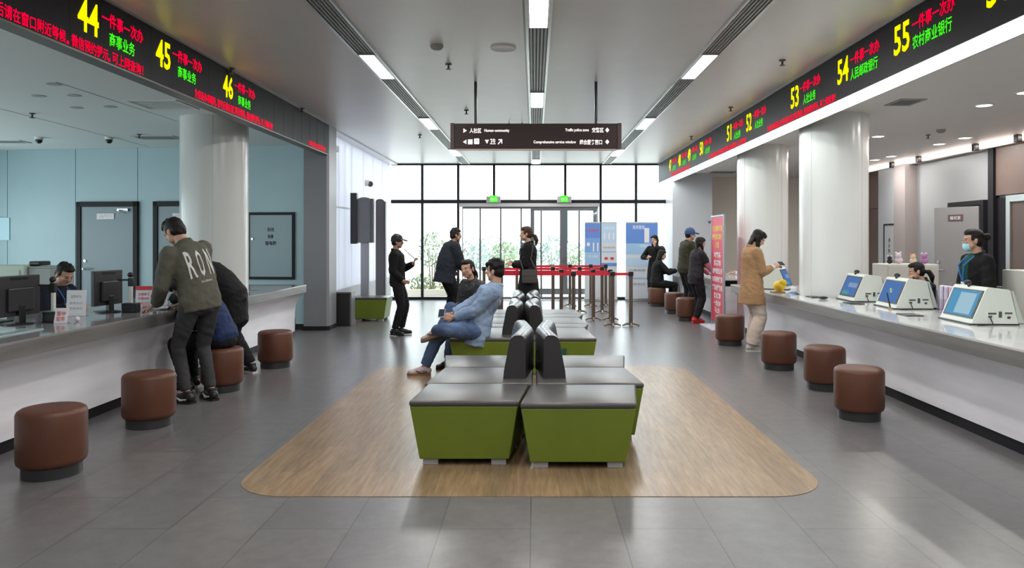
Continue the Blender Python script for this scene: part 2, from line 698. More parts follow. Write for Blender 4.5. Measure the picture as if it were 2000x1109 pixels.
# outer vestibule doors with heavy frames
VY = 20.6
vd = structroot('door_4', (0, VY, 0))
vx = [(u - 1044) / FPX * VY for u in (1036, 1101, 1166)]
for i in (0, 1):
    x0, x1 = vx[i], vx[i + 1]
    f = B()
    box(f, x0, x0 + .11, VY - .03, VY + .03, 0, 2.45)
    box(f, x1 - .11, x1, VY - .03, VY + .03, 0, 2.45)
    box(f, x0 + .11, x1 - .11, VY - .03, VY + .03, 0, .16)
    box(f, x0 + .11, x1 - .11, VY - .03, VY + .03, 2.32, 2.45)
    lf = struct('door_leaf', f, mat('dark_grey_frame', (.07, .075, .085), .4), vd)
    struct('pane', box(B(), x0 + .11, x1 - .11, VY - .005, VY + .005, .16, 2.32), gl, lf)
    hx = x1 - .09 if i == 0 else x0 + .09
    h = B()
    tube(h, [(hx, VY - .03, .85), (hx, VY - .08, .85), (hx, VY - .08, 1.4), (hx, VY - .03, 1.4)], .013)
    struct('door_handle', h, steel, lf)

# ------------------------------------------------------------------ right hand office
struct('wall_right', box(B(), 7.5, 7.62, -3.3, 19.0, 0, OZ), mat('right_wall_paint', (.30, .305, .31), .4))
struct('wall_back_right', box(B(), 4.25, 7.5, 18.9, 19.02, 0, OZ), mat('beige_wall_paint', (.78, .73, .65), .5))
struct('pillar_right', box(B(), 3.3, 4.25, 17.75, 18.9, 0, OZ), mat('pillar_paint', (.50, .52, .55), .4))
struct('wall_side_panel', box(B(), xr, 3.32, FY - .04, FY + .04, 0, CZ), dark_trim)
brown = mat('brown_wall_panel', (.16, .112, .094), .4, noise=.06, nscale=3)
brownd = mat('brown_door', (.115, .08, .066), .4, noise=.06, nscale=3)
# features along the right wall, near to far
tr = structroot('trim_2', (7.5, 11.5, 0))
struct('wall_panel', box(B(), 7.44, 7.5, 9.0, 11.98, 2.22, OZ - .1), brown, tr)
struct('wall_panel', box(B(), 7.40, 7.5, 11.98, 12.12, 0, OZ - .1), dark_trim, tr)
struct('wall_panel', box(B(), 7.46, 7.5, 11.66, 11.98, 0, 2.18), dark_trim, tr)  # dark sheet standing in for the shade of a dark opening
struct('wall_panel', box(B(), 7.45, 7.5, 15.95, 16.7, 2.2, OZ - .1), brown, tr)
struct('wall_panel', box(B(), 7.40, 7.5, 15.9, 16.0, 0, OZ - .1), dark_trim, tr)
struct('wall_panel', box(B(), 7.40, 7.5, 16.68, 16.8, 0, 2.2), dark_trim, tr)
pil = mat('rosy_pilaster', (.33, .29, .28), .4)
struct('pillar_side', box(B(), 7.26, 7.5, 14.55, 15.0, 0, OZ - .1), pil)
struct('pillar_side_panel', box(B(), 7.36, 7.5, 15.0, 15.9, 0, OZ - .1), mat('white_wall_panel', (.42, .435, .45), .35))
d5 = structroot('door_5', (7.46, 10.6, 0))
f = B()
box(f, 7.40, 7.5, 11.56, 11.66, 0, 2.2)
box(f, 7.40, 7.5, 9.6, 9.7, 0, 2.2)
box(f, 7.40, 7.5, 9.7, 11.56, 2.1, 2.2)
struct('door_frame', f, alu, d5)
struct('door_leaf', box(B(), 7.43, 7.47, 10.63, 11.56, .01, 2.1), brownd, d5)
struct('door_leaf', box(B(), 7.43, 7.47, 9.7, 10.62, .01, 2.1), brownd, d5)
d7 = structroot('door_7', (7.46, 16.3, 0))
struct('door_leaf', box(B(), 7.43, 7.47, 16.0, 16.68, .01, 2.18), brownd, d7)
# open grey door with sign
d6 = structroot('door_6', (7.5, 12.4, 0))
f = B()
box(f, 7.42, 7.5, 12.28, 12.36, 0, 2.17)
box(f, 7.42, 7.5, 13.26, 13.34, 0, 2.17)
box(f, 7.42, 7.5, 12.36, 13.26, 2.09, 2.17)
box(f, 7.47, 7.495, 12.36, 13.26, 0, 2.09)  # dark sheet across the open doorway, in place of the shade inside
struct('door_frame', f, dark_trim, d6)
hx, hy = 7.42, 12.38
ang = math.atan2(13.12 - hy, 7.1 - hx)
leaf = structroot('door_leaf', (hx, hy, 0))
leaf.rotation_euler = (0, 0, ang)
leaf.parent = d6
leaf.matrix_parent_inverse = world_of(d6).inverted()
del leaf['kind']
LWD = .83
struct('leaf_board', box(B(), 0, LWD, -.02, .02, .01, 2.07, .003), mat('grey_door_leaf', (.22, .212, .21), .4), leaf, local=True)
struct('door_sign', box(B(), .28, .56, .02, .028, 1.83, 1.94, .002), mat('brown_plate', (.09, .05, .04), .4), leaf, local=True)
text('sign_lettering', '值班室', mat('plate_letter', (.75, .75, .75), .5), leaf, world_of(leaf) @ V((.52, .028, 1.885)), world_of(leaf).to_3x3() @ V((-1, 0, 0)), (0, 0, 1), .2, .06)
h = B()
cyl(h, (LWD - .09, .02, .98), (LWD - .09, .08, .98), .014, seg=12)
tube(h, [(LWD - .09, .08, .98), (LWD - .23, .08, .98)], .011)
cyl(h, (LWD - .09, .02, 1.12), (LWD - .09, .04, 1.12), .028, seg=14)
struct('door_handle', h, steel, leaf, local=True)
# access panel on the white panel
ap = thing('access_panel', 'narrow white access panel with dark edge beside pink pilaster', 'panel', (7.36, 15.45, 0))
f = B()
z0, z1 = .55, 1.84
y0, y1 = 15.14, 15.62
box(f, 7.34, 7.36, y0, y1, z1 - .03, z1)
box(f, 7.34, 7.36, y0, y1, z0, z0 + .03)
box(f, 7.34, 7.36, y0, y0 + .03, z0 + .03, z1 - .03)
box(f, 7.34, 7.36, y1 - .03, y1, z0 + .03, z1 - .03)
new('frame', f, dark_trim, ap)
new('door', box(B(), 7.35, 7.36, y0 + .03, y1 - .03, z0 + .03, z1 - .03), mat('white_wall_panel'), ap)
for k, s in enumerate(('消', '火', '栓')):
    text('lettering', s, dark_trim, ap, (7.35, 15.38, 1.5 - k * .11), (0, -1, 0), (0, 0, 1), .09, .085, bold=.02, align='c')
# warm cove strip along the top of the right wall
cove = thing('cove_light', 'warm white light strip running along top of right office wall', 'light', (7.45, 12, OZ))
new('housing', box(B(), 7.36, 7.5, 8.5, 16.9, OZ - .11, OZ), mat('cove_housing', (.6, .55, .52), .5), cove)
new('diffuser', box(B(), 7.34, 7.36, 8.5, 16.9, OZ - .09, OZ - .01), emat('cove_glow', (1, .84, .74), 2.2), cove)
pl = bpy.data.lights.new('cove_lamp', 'AREA')
pl.shape = 'RECTANGLE'
pl.size, pl.size_y = 8.2, .05
pl.energy = 14
pl.color = (1, .84, .75)
po = bpy.data.objects.new('cove_lamp', pl)
COL.objects.link(po)
po.location = (7.33, 12.7, OZ - .05)
po.rotation_euler = (0, radians(60), 0)
po.rotation_euler = Euler((0, radians(50), 0)).to_matrix().to_euler()
po.rotation_euler = (Matrix.Rotation(radians(35), 3, 'Y') @ Matrix.Rotation(pi / 2, 3, 'Z')).to_euler()

# ------------------------------------------------------------------ round columns
colm = mat('glossy_column_cladding', (.62, .64, .62), .22, spec=.5)
colm_r = mat('glossy_white_cladding', (.68, .69, .67), .22, spec=.5)


def column(name, x, y, r, m, z1, seam):
    c = structroot(name, (x, y, 0))
    prof = [(r, 0), (r, z1)]
    struct('column_shaft', lathe(B(), prof, 64, (x, y, 0)), m, c, smooth=True)
    s = B()
    for a in seam:
        a = radians(a)
        px, py = x + cos(a) * r, y + sin(a) * r
        cyl(s, (px, py, 0), (px, py, z1), .003, seg=6)
    struct('column_seam', s, mat('seam_grey', (.52, .54, .53), .3), c)


column('pillar_1', -4.24, 9.84, .42, colm, OZ, (-70, 20, 110, 200))
column('pillar_2', 3.88, 9.64, .42, colm_r, OZ, (-150, -60, 30, 120))
column('pillar_3', 3.91, 12.74, .42, colm_r, OZ, (-150, -60, 30, 120))
# ------------------------------------------------------------------ ceiling light strips of the hall
lamp_glow = emat('lamp_glow', (1, .985, .99), 7)
slot_m = mat('diffuser_slot', (.30, .31, .29), .45, metal=.3)
slat_dark = mat('slot_dark', (.06, .06, .055), .6)
LW = .165


def lamp(x, y0, y1, label, w=LW):
    t = thing('ceiling_lamp', label, 'lamp', (x, (y0 + y1) / 2, CZ), 0, 'recessed lamps in the ceiling channels')
    f = B()
    for s in (-1, 1):
        box(f, s * w / 2 - .008, s * w / 2 + .008, -(y1 - y0) / 2, (y1 - y0) / 2, -.03, 0)
    for s in (-1, 1):
        box(f, -w / 2, w / 2, s * (y1 - y0) / 2 - .006, s * (y1 - y0) / 2 + .006, -.03, 0)
    new('lamp_frame', f, alu, t, local=True)
    new('diffuser', box(B(), -w / 2 + .008, w / 2 - .008, -(y1 - y0) / 2 + .006, (y1 - y0) / 2 - .006, -.026, -.012), lamp_glow, t, local=True)
    l = bpy.data.lights.new('lamp_light', 'AREA')
    l.shape = 'RECTANGLE'
    l.size, l.size_y = w - .02, (y1 - y0) - .02
    l.energy = LAMP_W
    l.color = (1, .97, .95)
    o = bpy.data.objects.new('lamp_light', l)
    COL.objects.link(o)
    o.parent = t
    o.location = (0, 0, -.032)


def channel(x, y0, y1, gaps, label, w=LW):
    t = thing('ceiling_channel', label, 'ceiling channel', (x, (y0 + y1) / 2, CZ))
    for s in (-1, 1):
        new('edge_trim', box(B(), x + s * (w / 2 + .018) - .012, x + s * (w / 2 + .018) + .012, y0, y1, CZ - .02, CZ), alu, t)
    yy = y0
    for a, b in gaps + [(y1, y1)]:
        if a > yy + .05:
            g = B()
            box(g, x - w / 2, x + w / 2, yy, a, CZ - .006, CZ)
            new('slot_bed', g, slat_dark, t)
            n = 5
            s = B()
            for k in range(n):
                xx = x - w / 2 + (k + .5) * w / n
                box(s, xx - w / n * .3, xx + w / n * .3, yy, a, CZ - .016, CZ - .006)
            new('slot_bar', s, slot_m, t)
        yy = b


side = [(-.37, .75), (3.63, 4.75), (7.63, 8.75), (11.6, 12.75), (15.6, 16.8)]
mid = [(-2.4, -1.35), (1.6, 2.65), (5.58, 6.65), (9.58, 10.65), (13.58, 14.65), (17.5, 18.5)]
channel(-1.73, -3.2, FY - .1, side, 'slotted metal ceiling channel left of hanging sign')
channel(.035, -3.2, FY - .1, mid, 'slotted metal ceiling channel along middle of hall', .17)
channel(1.81, -3.2, FY - .1, side, 'slotted metal ceiling channel right of hanging sign')
names = ['nearest the camera', 'second', 'just before the hanging sign', 'just beyond the hanging sign', 'next to the glass front']
for xx, nm in ((-1.73, 'left'), (1.81, 'right')):
    for (a, b), q in zip(side, ('behind the viewer', 'over the near floor', 'in front of hanging sign', 'level with hanging sign edge', 'close to glass front')):
        lamp(xx, a, b, 'bright rectangular lamp in %s ceiling channel, %s' % (nm, q))
for (a, b), q in zip(mid, ('behind the viewer', 'above the viewer', 'large at top of picture', 'above hanging sign', 'beyond hanging sign', 'touching the glass front')):
    lamp(.035, a, b, 'bright rectangular lamp in middle ceiling channel, %s' % q, .17)
tag(new('ceiling_rail', box(B(), -.118, -.098, -3.2, FY - .2, CZ - .018, CZ), white_pl), 'thin white rail on ceiling beside middle channel', 'rail')

# small ceiling fittings
def at(u, v, z):
    d = (z - 1.5) * FPX / (469 - v)
    return ((u - 1044) / FPX * d, d, z)


def sprinkler(p, label):
    t = tag(new('sprinkler', lathe(B(), [(.035, 0), (.035, -.012), (.012, -.014), (.012, -.05), (.03, -.055), (.03, -.062), (0, -.066)], 16, p), mat('brass_dull', (.12, .11, .08), .4, metal=.6), smooth=True), label, 'sprinkler', 'ceiling sprinklers')
    return t


for (u, v), q in (((876, 125), 'near smoke detector'), ((1528, 117), 'right of right channel'), ((1427, 209), 'close to right board above 51'),
                  ((911, 215), 'left of hanging sign rod'), ((1350, 266), 'close to far end of right board'), ((820, 263), 'beside left channel, far back'),
                  ((590, 211), 'by far end of left board'), ((452, 133), 'by left board above 46')):
    sprinkler(at(u, v, CZ), 'small sprinkler head on hall ceiling, ' + q)
sprinkler(at(63, 221, OZ), 'small sprinkler head on left office ceiling')
sprinkler(at(272, 262, OZ), 'small sprinkler head on left office ceiling beside the vent')
sprinkler(at(1813, 263, OZ), 'small sprinkler head on right office ceiling between downlights')
tag(new('smoke_detector', lathe(B(), [(.065, 0), (.065, -.02), (.05, -.04), (.03, -.05), (0, -.052)], 24, at(853, 88, CZ)), mat('detector_grey', (.3, .3, .27), .5), smooth=True), 'round grey smoke detector on hall ceiling left of middle channel', 'smoke detector')
tag(new('ceiling_speaker', lathe(B(), [(.13, 0), (.125, -.014), (.1, -.01), (0, -.012)], 32, at(983, 93, CZ)), mat('speaker_white', (.6, .6, .58), .5), smooth=True), 'flat round ceiling speaker beside middle channel', 'speaker')
tag(new('smoke_detector', lathe(B(), [(.065, 0), (.065, -.02), (.05, -.04), (.03, -.05), (0, -.052)], 24, at(1838, 253, OZ)), mat('detector_grey'), smooth=True), 'small dark smoke detector on right office ceiling', 'smoke detector')
# cable loop behind the hanging sign
tag(new('cable', tube(B(), [(-.42, 12.2, CZ), (-.42, 12.2, CZ - .06), (-.33, 12.2, CZ - .13), (-.22, 12.2, CZ - .1), (-.2, 12.2, CZ)], .008), black_pl), 'black cable loop hanging from ceiling behind hanging sign', 'cable')

# left office ceiling: dark downlights, vents, dome cameras, joint lines
for (u, v), q in (((105, 164), 'nearest one'), ((75, 187), 'left of second row'), ((145, 186), 'right of second row'), ((150, 210), 'left of third row'), ((215, 208), 'right of third row')):
    p = at(u, v, OZ)
    tag(new('downlight', lathe(B(), [(.07, 0), (.07, -.006), (.055, -.005), (0, -.003)], 28, p), mat('unlit_downlight', (.4, .43, .41), .5), smooth=True), 'unlit round downlight in left office ceiling, ' + q, 'downlight', 'unlit downlights')


def vent(p, sx, sy, label, m1=None, m2=None):
    t = thing('ceiling_vent', label, 'vent', p)
    f = B()
    for a, b, c, d in ((-sx, sx, -sy, -sy + .03), (-sx, sx, sy - .03, sy), (-sx, -sx + .03, -sy + .03, sy - .03), (sx - .03, sx, -sy + .03, sy - .03)):
        box(f, a, b, c, d, -.012, 0)
    new('vent_frame', f, m1 or mat('vent_white', (.5, .54, .52), .5), t, local=True)
    s = B()
    n = 7
    for k in range(n):
        yy = -sy + .03 + (k + .5) * (2 * sy - .06) / n
        box(s, -sx + .03, sx - .03, yy - .008, yy + .008, -.01, -.002)
    new('vent_slat', s, m2 or mat('vent_grey', (.2, .22, .22), .5), t, local=True)
    return t


vent(at(318, 204, OZ), .3, .3, 'square white vent in left office ceiling near round column', mat('vent_pale', (.70, .74, .72), .5), mat('vent_pale_slat', (.6, .64, .62), .5))
vent(at(308, 268, OZ), .32, .2, 'dark vent in left office ceiling beside round column')
vent(at(14, 276, OZ), .3, .15, 'dark vent in left office ceiling at far left')
vent(at(1768, 199, OZ), .15, .2, 'grey vent in right office ceiling beside the column', mat('vent_tan', (.45, .44, .42), .5))
vent(at(1412, 336, OZ), .3, .25, 'vent in ceiling beyond the far right column', mat('vent_tan'))


def domecam(p, label):
    t = thing('dome_camera', label, 'camera', p)
    new('base', lathe(B(), [(.06, 0), (.06, -.03), (.045, -.04), (0, -.04)], 20), white_pl, t, smooth=True, local=True)
    new('dome', ball(B(), (0, 0, -.05), .05), black_pl, t, smooth=True, local=True)
    return t


domecam(at(76, 268, OZ), 'black dome security camera on left office ceiling, left one')
domecam(at(213, 268, OZ), 'black dome security camera on left office ceiling, right one')
wc = thing('dome_camera', 'grey dome security camera on the translucent left wall', 'camera', (-3.64, 16.0, 2.73))
new('base', cyl(B(), (-3.645, 16.0, 2.73), (-3.56, 16.0, 2.73), .07, .06, 20), white_pl, wc, smooth=True)
new('dome', ball(B(), (-3.54, 16.0, 2.71), .065), mat('smoked_dome', (.08, .07, .07), .2), wc, smooth=True)
cl = B()
for (ua, va), (ub, vb) in (((0, 212), (290, 286)), ((110, 160), (347, 237))):
    a, b = V(at(ua, va, OZ)), V(at(ub, vb, OZ))
    cyl(cl, a, b, .004, seg=6)
struct('trim_3', cl, mat('ceiling_joint', (.35, .4, .39), .6))

# right office: lit downlights
for (u, v), q in (((1922, 205), 'second nearest'), ((2004, 180), 'at right edge of picture'), ((1715, 266), 'beside the near column'), ((1884, 269), 'right of middle row'),
                  ((1834, 281), 'left of middle row'), ((1740, 305), 'second from the far end'), ((1708, 312), 'farthest one')):
    p = V(at(u, v, OZ))
    t = thing('downlight', 'lit round downlight in right office ceiling, ' + q, 'downlight', p, 0, 'lit downlights')
    new('ring', lathe(B(), [(.11, 0), (.108, -.012), (.085, -.01), (.085, -.002)], 28), white_pl, t, smooth=True, local=True)
    new('diffuser', lathe(B(), [(.085, -.003), (.0, -.009)], 28), emat('downlight_glow', (1, .97, .93), 6), t, smooth=True, local=True)
    l = bpy.data.lights.new('downlight_lamp', 'AREA')
    l.shape = 'DISK'
    l.size = .16
    l.energy = DOWN_W
    l.color = (1, .96, .92)
    o = bpy.data.objects.new('downlight_lamp', l)
    COL.objects.link(o)
    o.parent = t
    o.location = (0, 0, -.016)
for x, y in ((5.3, 5.2), (5.3, 2.2), (6.7, 8.4), (6.7, 4.5), (5.2, 13.6)):  # extra unseen lamps without fittings, added to light the right office
    l = bpy.data.lights.new('downlight_lamp', 'AREA')
    l.shape = 'DISK'
    l.size = .16
    l.energy = DOWN_W
    l.color = (1, .96, .92)
    o = bpy.data.objects.new('downlight_lamp', l)
    COL.objects.link(o)
    o.location = (x, y, OZ - .016)
# cove spots
for k, u in enumerate((1742, 1794, 1905, 1988)):
    d = 7.3 * FPX / (u - 1044)
    tag(new('spot_bracket', prism(B(), [(7.26, d - .05), (7.34, d - .05), (7.34, d + .05), (7.26, d + .05)], OZ - .12, OZ - .005, .01), black_pl),
        'small black bracket on warm cove light, %s' % ('farthest one', 'second from far end', 'above black doorway', 'at right edge of picture')[k], 'bracket', 'cove brackets')

# ------------------------------------------------------------------ LED boards over the counters
led_body = mat('led_panel_black', (.012, .0105, .0125), .5, spec=.15)
LR, LG, LYW = emat('led_red', (1, 0, .035), 1.0), emat('led_green', (.06, 1, .015), .8), emat('led_yellow', (1, .92, .0), 1.0)
BZ0 = 2.925
lb = thing('led_board', 'long black LED queue board over left counter, numbers 44 to 46', 'LED board', (BX0, 4.5, BZ0))
new('housing', box(B(), BX0 - .12, BX0, -3.2, 12.35, BZ0, CZ), led_body, lb)
new('edge_trim', box(B(), BX0 - .13, BX0 + .012, -3.2, 12.35, BZ0 - .014, BZ0), mat('board_trim', (.16, .13, .11), .4, metal=.3), lb)
new('top_trim', box(B(), BX0, BX0 + .02, -3.2, 12.35, CZ - .02, CZ), mat('board_top_trim', (.3, .29, .29), .4), lb)
sm = B()
for k in range(40):
    yy = -3.1 + k * .39
    if yy < 12.3:
        box(sm, BX0, BX0 + .0015, yy, yy + .003, BZ0, CZ - .02)
new('panel_seam', sm, mat('panel_seam', (.011, .010, .012), .5), lb)
rb = thing('led_board', 'long black LED queue board over right counter, numbers 50 to 55', 'LED board', (BX1, 9, BZ0))
new('housing', box(B(), BX1, BX1 + .2, -3.2, FY - .06, BZ0 + .012, CZ), led_body, rb)
new('edge_trim', box(B(), BX1 - .015, BX1, -3.2, FY - .06, CZ - .02, CZ), mat('board_top_trim'), rb)
strip_m = emat('under_board_strip', (.93, 1, .98), STRIP_E)
st = thing('light_strip', 'bright white light strip under right LED board', 'light', (BX1 + .1, 9, BZ0))
new('diffuser', box(B(), BX1 + .004, BX1 + .2, -3.2, FY - .06, BZ0 - .012, BZ0 + .008), strip_m, st)
new('side_rail', box(B(), BX1 + .2, BX1 + .215, -3.2, FY - .06, BZ0 - .02, BZ0 + .012), alu, st)


def led(parent, x, sgn, y, num, ww, zoff=0., sub='商事业务', dy=.27):
    """sgn +1: text runs away from the camera (left board); -1: towards it (right board)"""
    rt = (0, sgn, 0)
    nx = V(rt).cross(V((0, 0, 1)))
    text('window_number', num, LYW, parent, (x, y, 3.215), rt, (0, 0, 1), dy, .255, bold=.02, lift=.003)
    text('service_text', '一件事一次办', LR, parent, (x, y + sgn * (dy + .04), 3.272), rt, (0, 0, 1), .62, .118, bold=.012, lift=.003)
    text('service_text', sub, LG, parent, (x, y + sgn * (dy + .045 + (.1 if ww < .5 else 0)), 3.125), rt, (0, 0, 1), ww, .115, bold=.012, lift=.003)


scroll = '取号后请在窗口附近等候，微信预约提示，可上网查询！'
led(lb, BX0, 1, 5.57, '44', .38)
led(lb, BX0, 1, 6.72, '45', .38)
led(lb, BX0, 1, 8.17, '46', .38)


def scroller(parent, x, sgn, y, total, s, h):
    segs = s.split('，')
    n = sum(len(q) for q in segs) + .6 * (len(segs) - 1)
    u = total / n
    for q in segs:
        text('scrolling_text', q, LR, parent, (x, y, 2.985), (0, sgn, 0), (0, 0, 1), u * len(q) * .98, h, bold=.012, lift=.003)
        y += sgn * u * len(q)
        if q is not segs[-1]:
            yy = y + sgn * u * .1
            b = B()
            box(b, min(x, x + sgn * .003), max(x, x + sgn * .003), yy - .011, yy + .011, 2.94, 2.965)
            new('scrolling_comma', b, LR, parent)
        y += sgn * u * .6


scroller(lb, BX0, 1, 4.35, 2.16, '您好，' + scroll, .095)
scroller(lb, BX0, 1, 7.49, 2.24, '为保证办事顺利，' + scroll, .095)
scroller(lb, BX0, 1, 11.28, .9, '取号后请在窗口附近等', .08)
led(rb, BX1, -1, 5.12, '56', .56, sub='农村商业银行')
led(rb, BX1, -1, 6.44, '55', .58, sub='农村商业银行')
led(rb, BX1, -1, 7.64, '54', .58, sub='人民邮政银行')
led(rb, BX1, -1, 9.03, '53', .38, sub='人社业务')
led(rb, BX1, -1, 10.93, '52', .38, sub='人社业务')
led(rb, BX1, -1, 12.03, '51', .38, sub='人社业务')
led(rb, BX1, -1, 14.0, '50', .38, sub='人社业务')
led(rb, BX1, -1, 15.1, '49', .38, sub='人社业务')
led(rb, BX1, -1, 16.1, '48', .38, sub='人社业务')
led(rb, BX1, -1, 17.2, '47', .38, sub='人社业务')
for y0, y1 in ((9.94, 7.68), (13.27, 10.93), (17.0, 14.9)):
    scroller(rb, BX1, -1, y0, y0 - y1, '为保证办事顺利，' + scroll, .085)

# ------------------------------------------------------------------ hanging direction sign
SX0, SX1, SY, SZ0, SZ1 = -1.02, 1.055, 9.0, 2.61, 2.915
hs = thing('hanging_sign', 'dark brown direction sign with lit white lettering hanging from ceiling', 'sign', ((SX0 + SX1) / 2, SY + .06, SZ0))
sb = mat('sign_brown', (.036, .023, .023), .5, spec=.25)
new('board', box(B(), SX0 + .05, SX1 - .05, SY, SY + .12, SZ0, SZ1, .003), sb, hs)
for x in (SX0, SX1 - .05):
    new('end_cap', box(B(), x, x + .05, SY - .006, SY + .126, SZ0 - .005, SZ1 + .005, .004), mat('sign_cap', (.05, .03, .03), .35), hs)
new('bottom_edge', box(B(), SX0 + .05, SX1 - .05, SY + .01, SY + .11, SZ0 - .012, SZ0), mat('sign_edge', (.75, .55, .48), .4), hs)
for x in (-.72, .75):
    r = new('rod', cyl(B(), (x, SY + .06, SZ1), (x, SY + .06, CZ), .018, seg=12), black_pl, hs, smooth=True)
sgl = emat('sign_glow', (1, .9, .84), 1.0)
FR = (1, 0, 0)
UPZ = (0, 0, 1)


def st_(s, u0, u1, v, h, bold=.02):
    k = SY / FPX
    text('lettering', s, sgl, hs, ((u0 - 1044) * k, SY, 1.5 + (469 - v) * k), FR, UPZ, (u1 - u0) * k, h, bold=bold)


st_('▶', 905, 912, 255, .055)
st_('人社区', 917, 940, 255, .06)
st_('Human community', 946, 995, 255.5, .045)
st_('Traffic police zone', 1104, 1150, 254.5, .045)
st_('交警区', 1156, 1179, 254, .06)
st_('◆', 1182, 1190, 254, .06)
st_('◀', 904, 911, 277, .055)
st_('■', 914, 923, 277, .06)
st_('♿', 926, 936, 276, .068)
st_('▼', 947, 955, 277, .05)
st_('卫生', 957, 968, 276, .068)
st_('↗', 972, 981, 277, .065)
st_('Comprehensive service window', 1042, 1125, 278, .045)
st_('综合服务窗口', 1132, 1176, 277.5, .062)
st_('◆', 1182, 1190, 277, .06)

# green exit signs over the doors
for u, q in ((964, 'left'), (1102, 'right')):
    x = (u - 1044) / FPX * (FY - .1)
    e = thing('exit_sign', 'green lit exit sign above glass doors, %s one' % q, 'exit sign', (x, FY - .1, 2.5))
    new('housing', box(B(), x - .18, x + .18, FY - .14, FY - .08, 2.44, 2.6, .004), mat('exit_housing', (.32, .33, .33), .4), e)
    new('lit_panel', box(B(), x - .095, x + .095, FY - .146, FY - .14, 2.45, 2.62), emat('exit_green', (.12, 1, .05), .7), e)
    text('pictogram', '出口', emat('exit_white', (.8, 1, .8), .8), e, (x - .07, FY - .146, 2.53), FR, UPZ, .14, .08, lift=.002)
# ------------------------------------------------------------------ counters
marble = mat('marble_front', (.80, .79, .83), .25, noise=.1, nscale=2.2, stretch=(1, .35, 2.5))
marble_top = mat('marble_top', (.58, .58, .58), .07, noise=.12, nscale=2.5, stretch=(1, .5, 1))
marble_edge = mat('marble_edge', (.17, .163, .158), .35, noise=.3, nscale=3, stretch=(1, .3, 3))
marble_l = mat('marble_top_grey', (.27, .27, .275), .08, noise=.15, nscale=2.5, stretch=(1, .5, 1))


def counter(name, label, s, xe, xb, zt, y0, y1, xback, notch, topm):
    """s: +1 the counter lies at +x (right), -1 at -x"""
    t = thing(name, label, 'counter', (s * (xb + .3), (y0 + y1) / 2, 0))
    n = 10
    # concave front, floor to slab
    out = [(xb, .09)]
    for i in range(n + 1):
        a = i / n
        out.append((xb - (xb - xe - .012) * (a ** 2.6), .3 + (zt - .12 - .3) * (1 - (1 - a) ** 1.25)))
    prof = out + [(xb + .08, zt - .12), (xb + .08, .09)]
    new('front_panel', extr(B(), [(s * x, z) for x, z in prof], 'y', y0, y1), marble, t, smooth=True, ang=30)
    # worktop with a notch for the column
    p = [(s * xe, y0), (s * xe, y1), (s * xback, y1)]
    if notch:
        p += [(s * xback, notch[1]), (s * notch[2], notch[1]), (s * notch[2], notch[0]), (s * xback, notch[0])]
    p += [(s * xback, y0)]
    new('worktop', prism(B(), p, zt - .014, zt), topm, t)
    new('worktop_edge', box(B(), *sorted((s * xe, s * (xe + .03))), y0, y1, zt - .12, zt - .014, .004), marble_edge, t)
    new('kick_plate', box(B(), *sorted((s * (xb + .015), s * (xb + .05))), y0, y1 - .03, 0, .09), dark_trim, t)
    new('end_panel', extr(B(), [(s * x, z) for x, z in out] + [(s * (xback - .05), zt - .12), (s * (xback - .05), .09)], 'y', y1 - .03, y1 - .001), marble, t)
    new('end_panel', extr(B(), [(s * x, z) for x, z in out] + [(s * (xback - .05), zt - .12), (s * (xback - .05), .09)], 'y', y0 + .001, y0 + .03), marble, t)
    b = B()
    for a, c in ([(y0, notch[0]), (notch[1], y1)] if notch else [(y0, y1)]):
        box(b, *sorted((s * (xback - .06), s * (xback - .03))), a, c, 0, zt - .04)
    new('back_panel', b, mat('counter_back', (.4, .4, .4), .5), t)
    return t


ZR, ZL = .785, .81
counter('service_counter', 'long white marble service counter on the right with white terminals', 1, 3.18, 3.40, ZR, -3.0, 12.05, 4.12, (9.2, 10.08, 3.45), marble_top)
counter('service_counter', 'short far marble counter behind the red banner', 1, 3.28, 3.45, ZR, 13.4, 17.6, 4.2, None, marble_top)
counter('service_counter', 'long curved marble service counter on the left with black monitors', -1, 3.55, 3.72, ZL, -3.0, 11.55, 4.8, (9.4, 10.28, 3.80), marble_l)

# ------------------------------------------------------------------ stools
leather = mat('brown_leather', (.10, .036, .019), .45, spec=.4, noise=.12, nscale=5, bump=.15, bscale=140)
stool_base_m = mat('stool_base', (.03, .032, .032), .35)


def make_stool():
    t = thing('stool', '', 'stool')
    r = .2
    pr = [(0, .432), (r - .07, .432), (r - .028, .428), (r - .008, .415), (r, .395), (r, .11), (r - .006, .088), (r - .02, .074), (0, .074)]
    new('seat_drum', lathe(B(), pr, 48), leather, t, smooth=True, ang=180, local=True)
    pip = [(r - .012, .405), (r + .002, .408), (r + .003, .402), (r - .01, .398)]
    new('base_ring', lathe(B(), [(r - .03, 0), (r - .03, .076), (r - .05, .076), (0, .076), ], 40), stool_base_m, t, smooth=True, local=True)
    return t


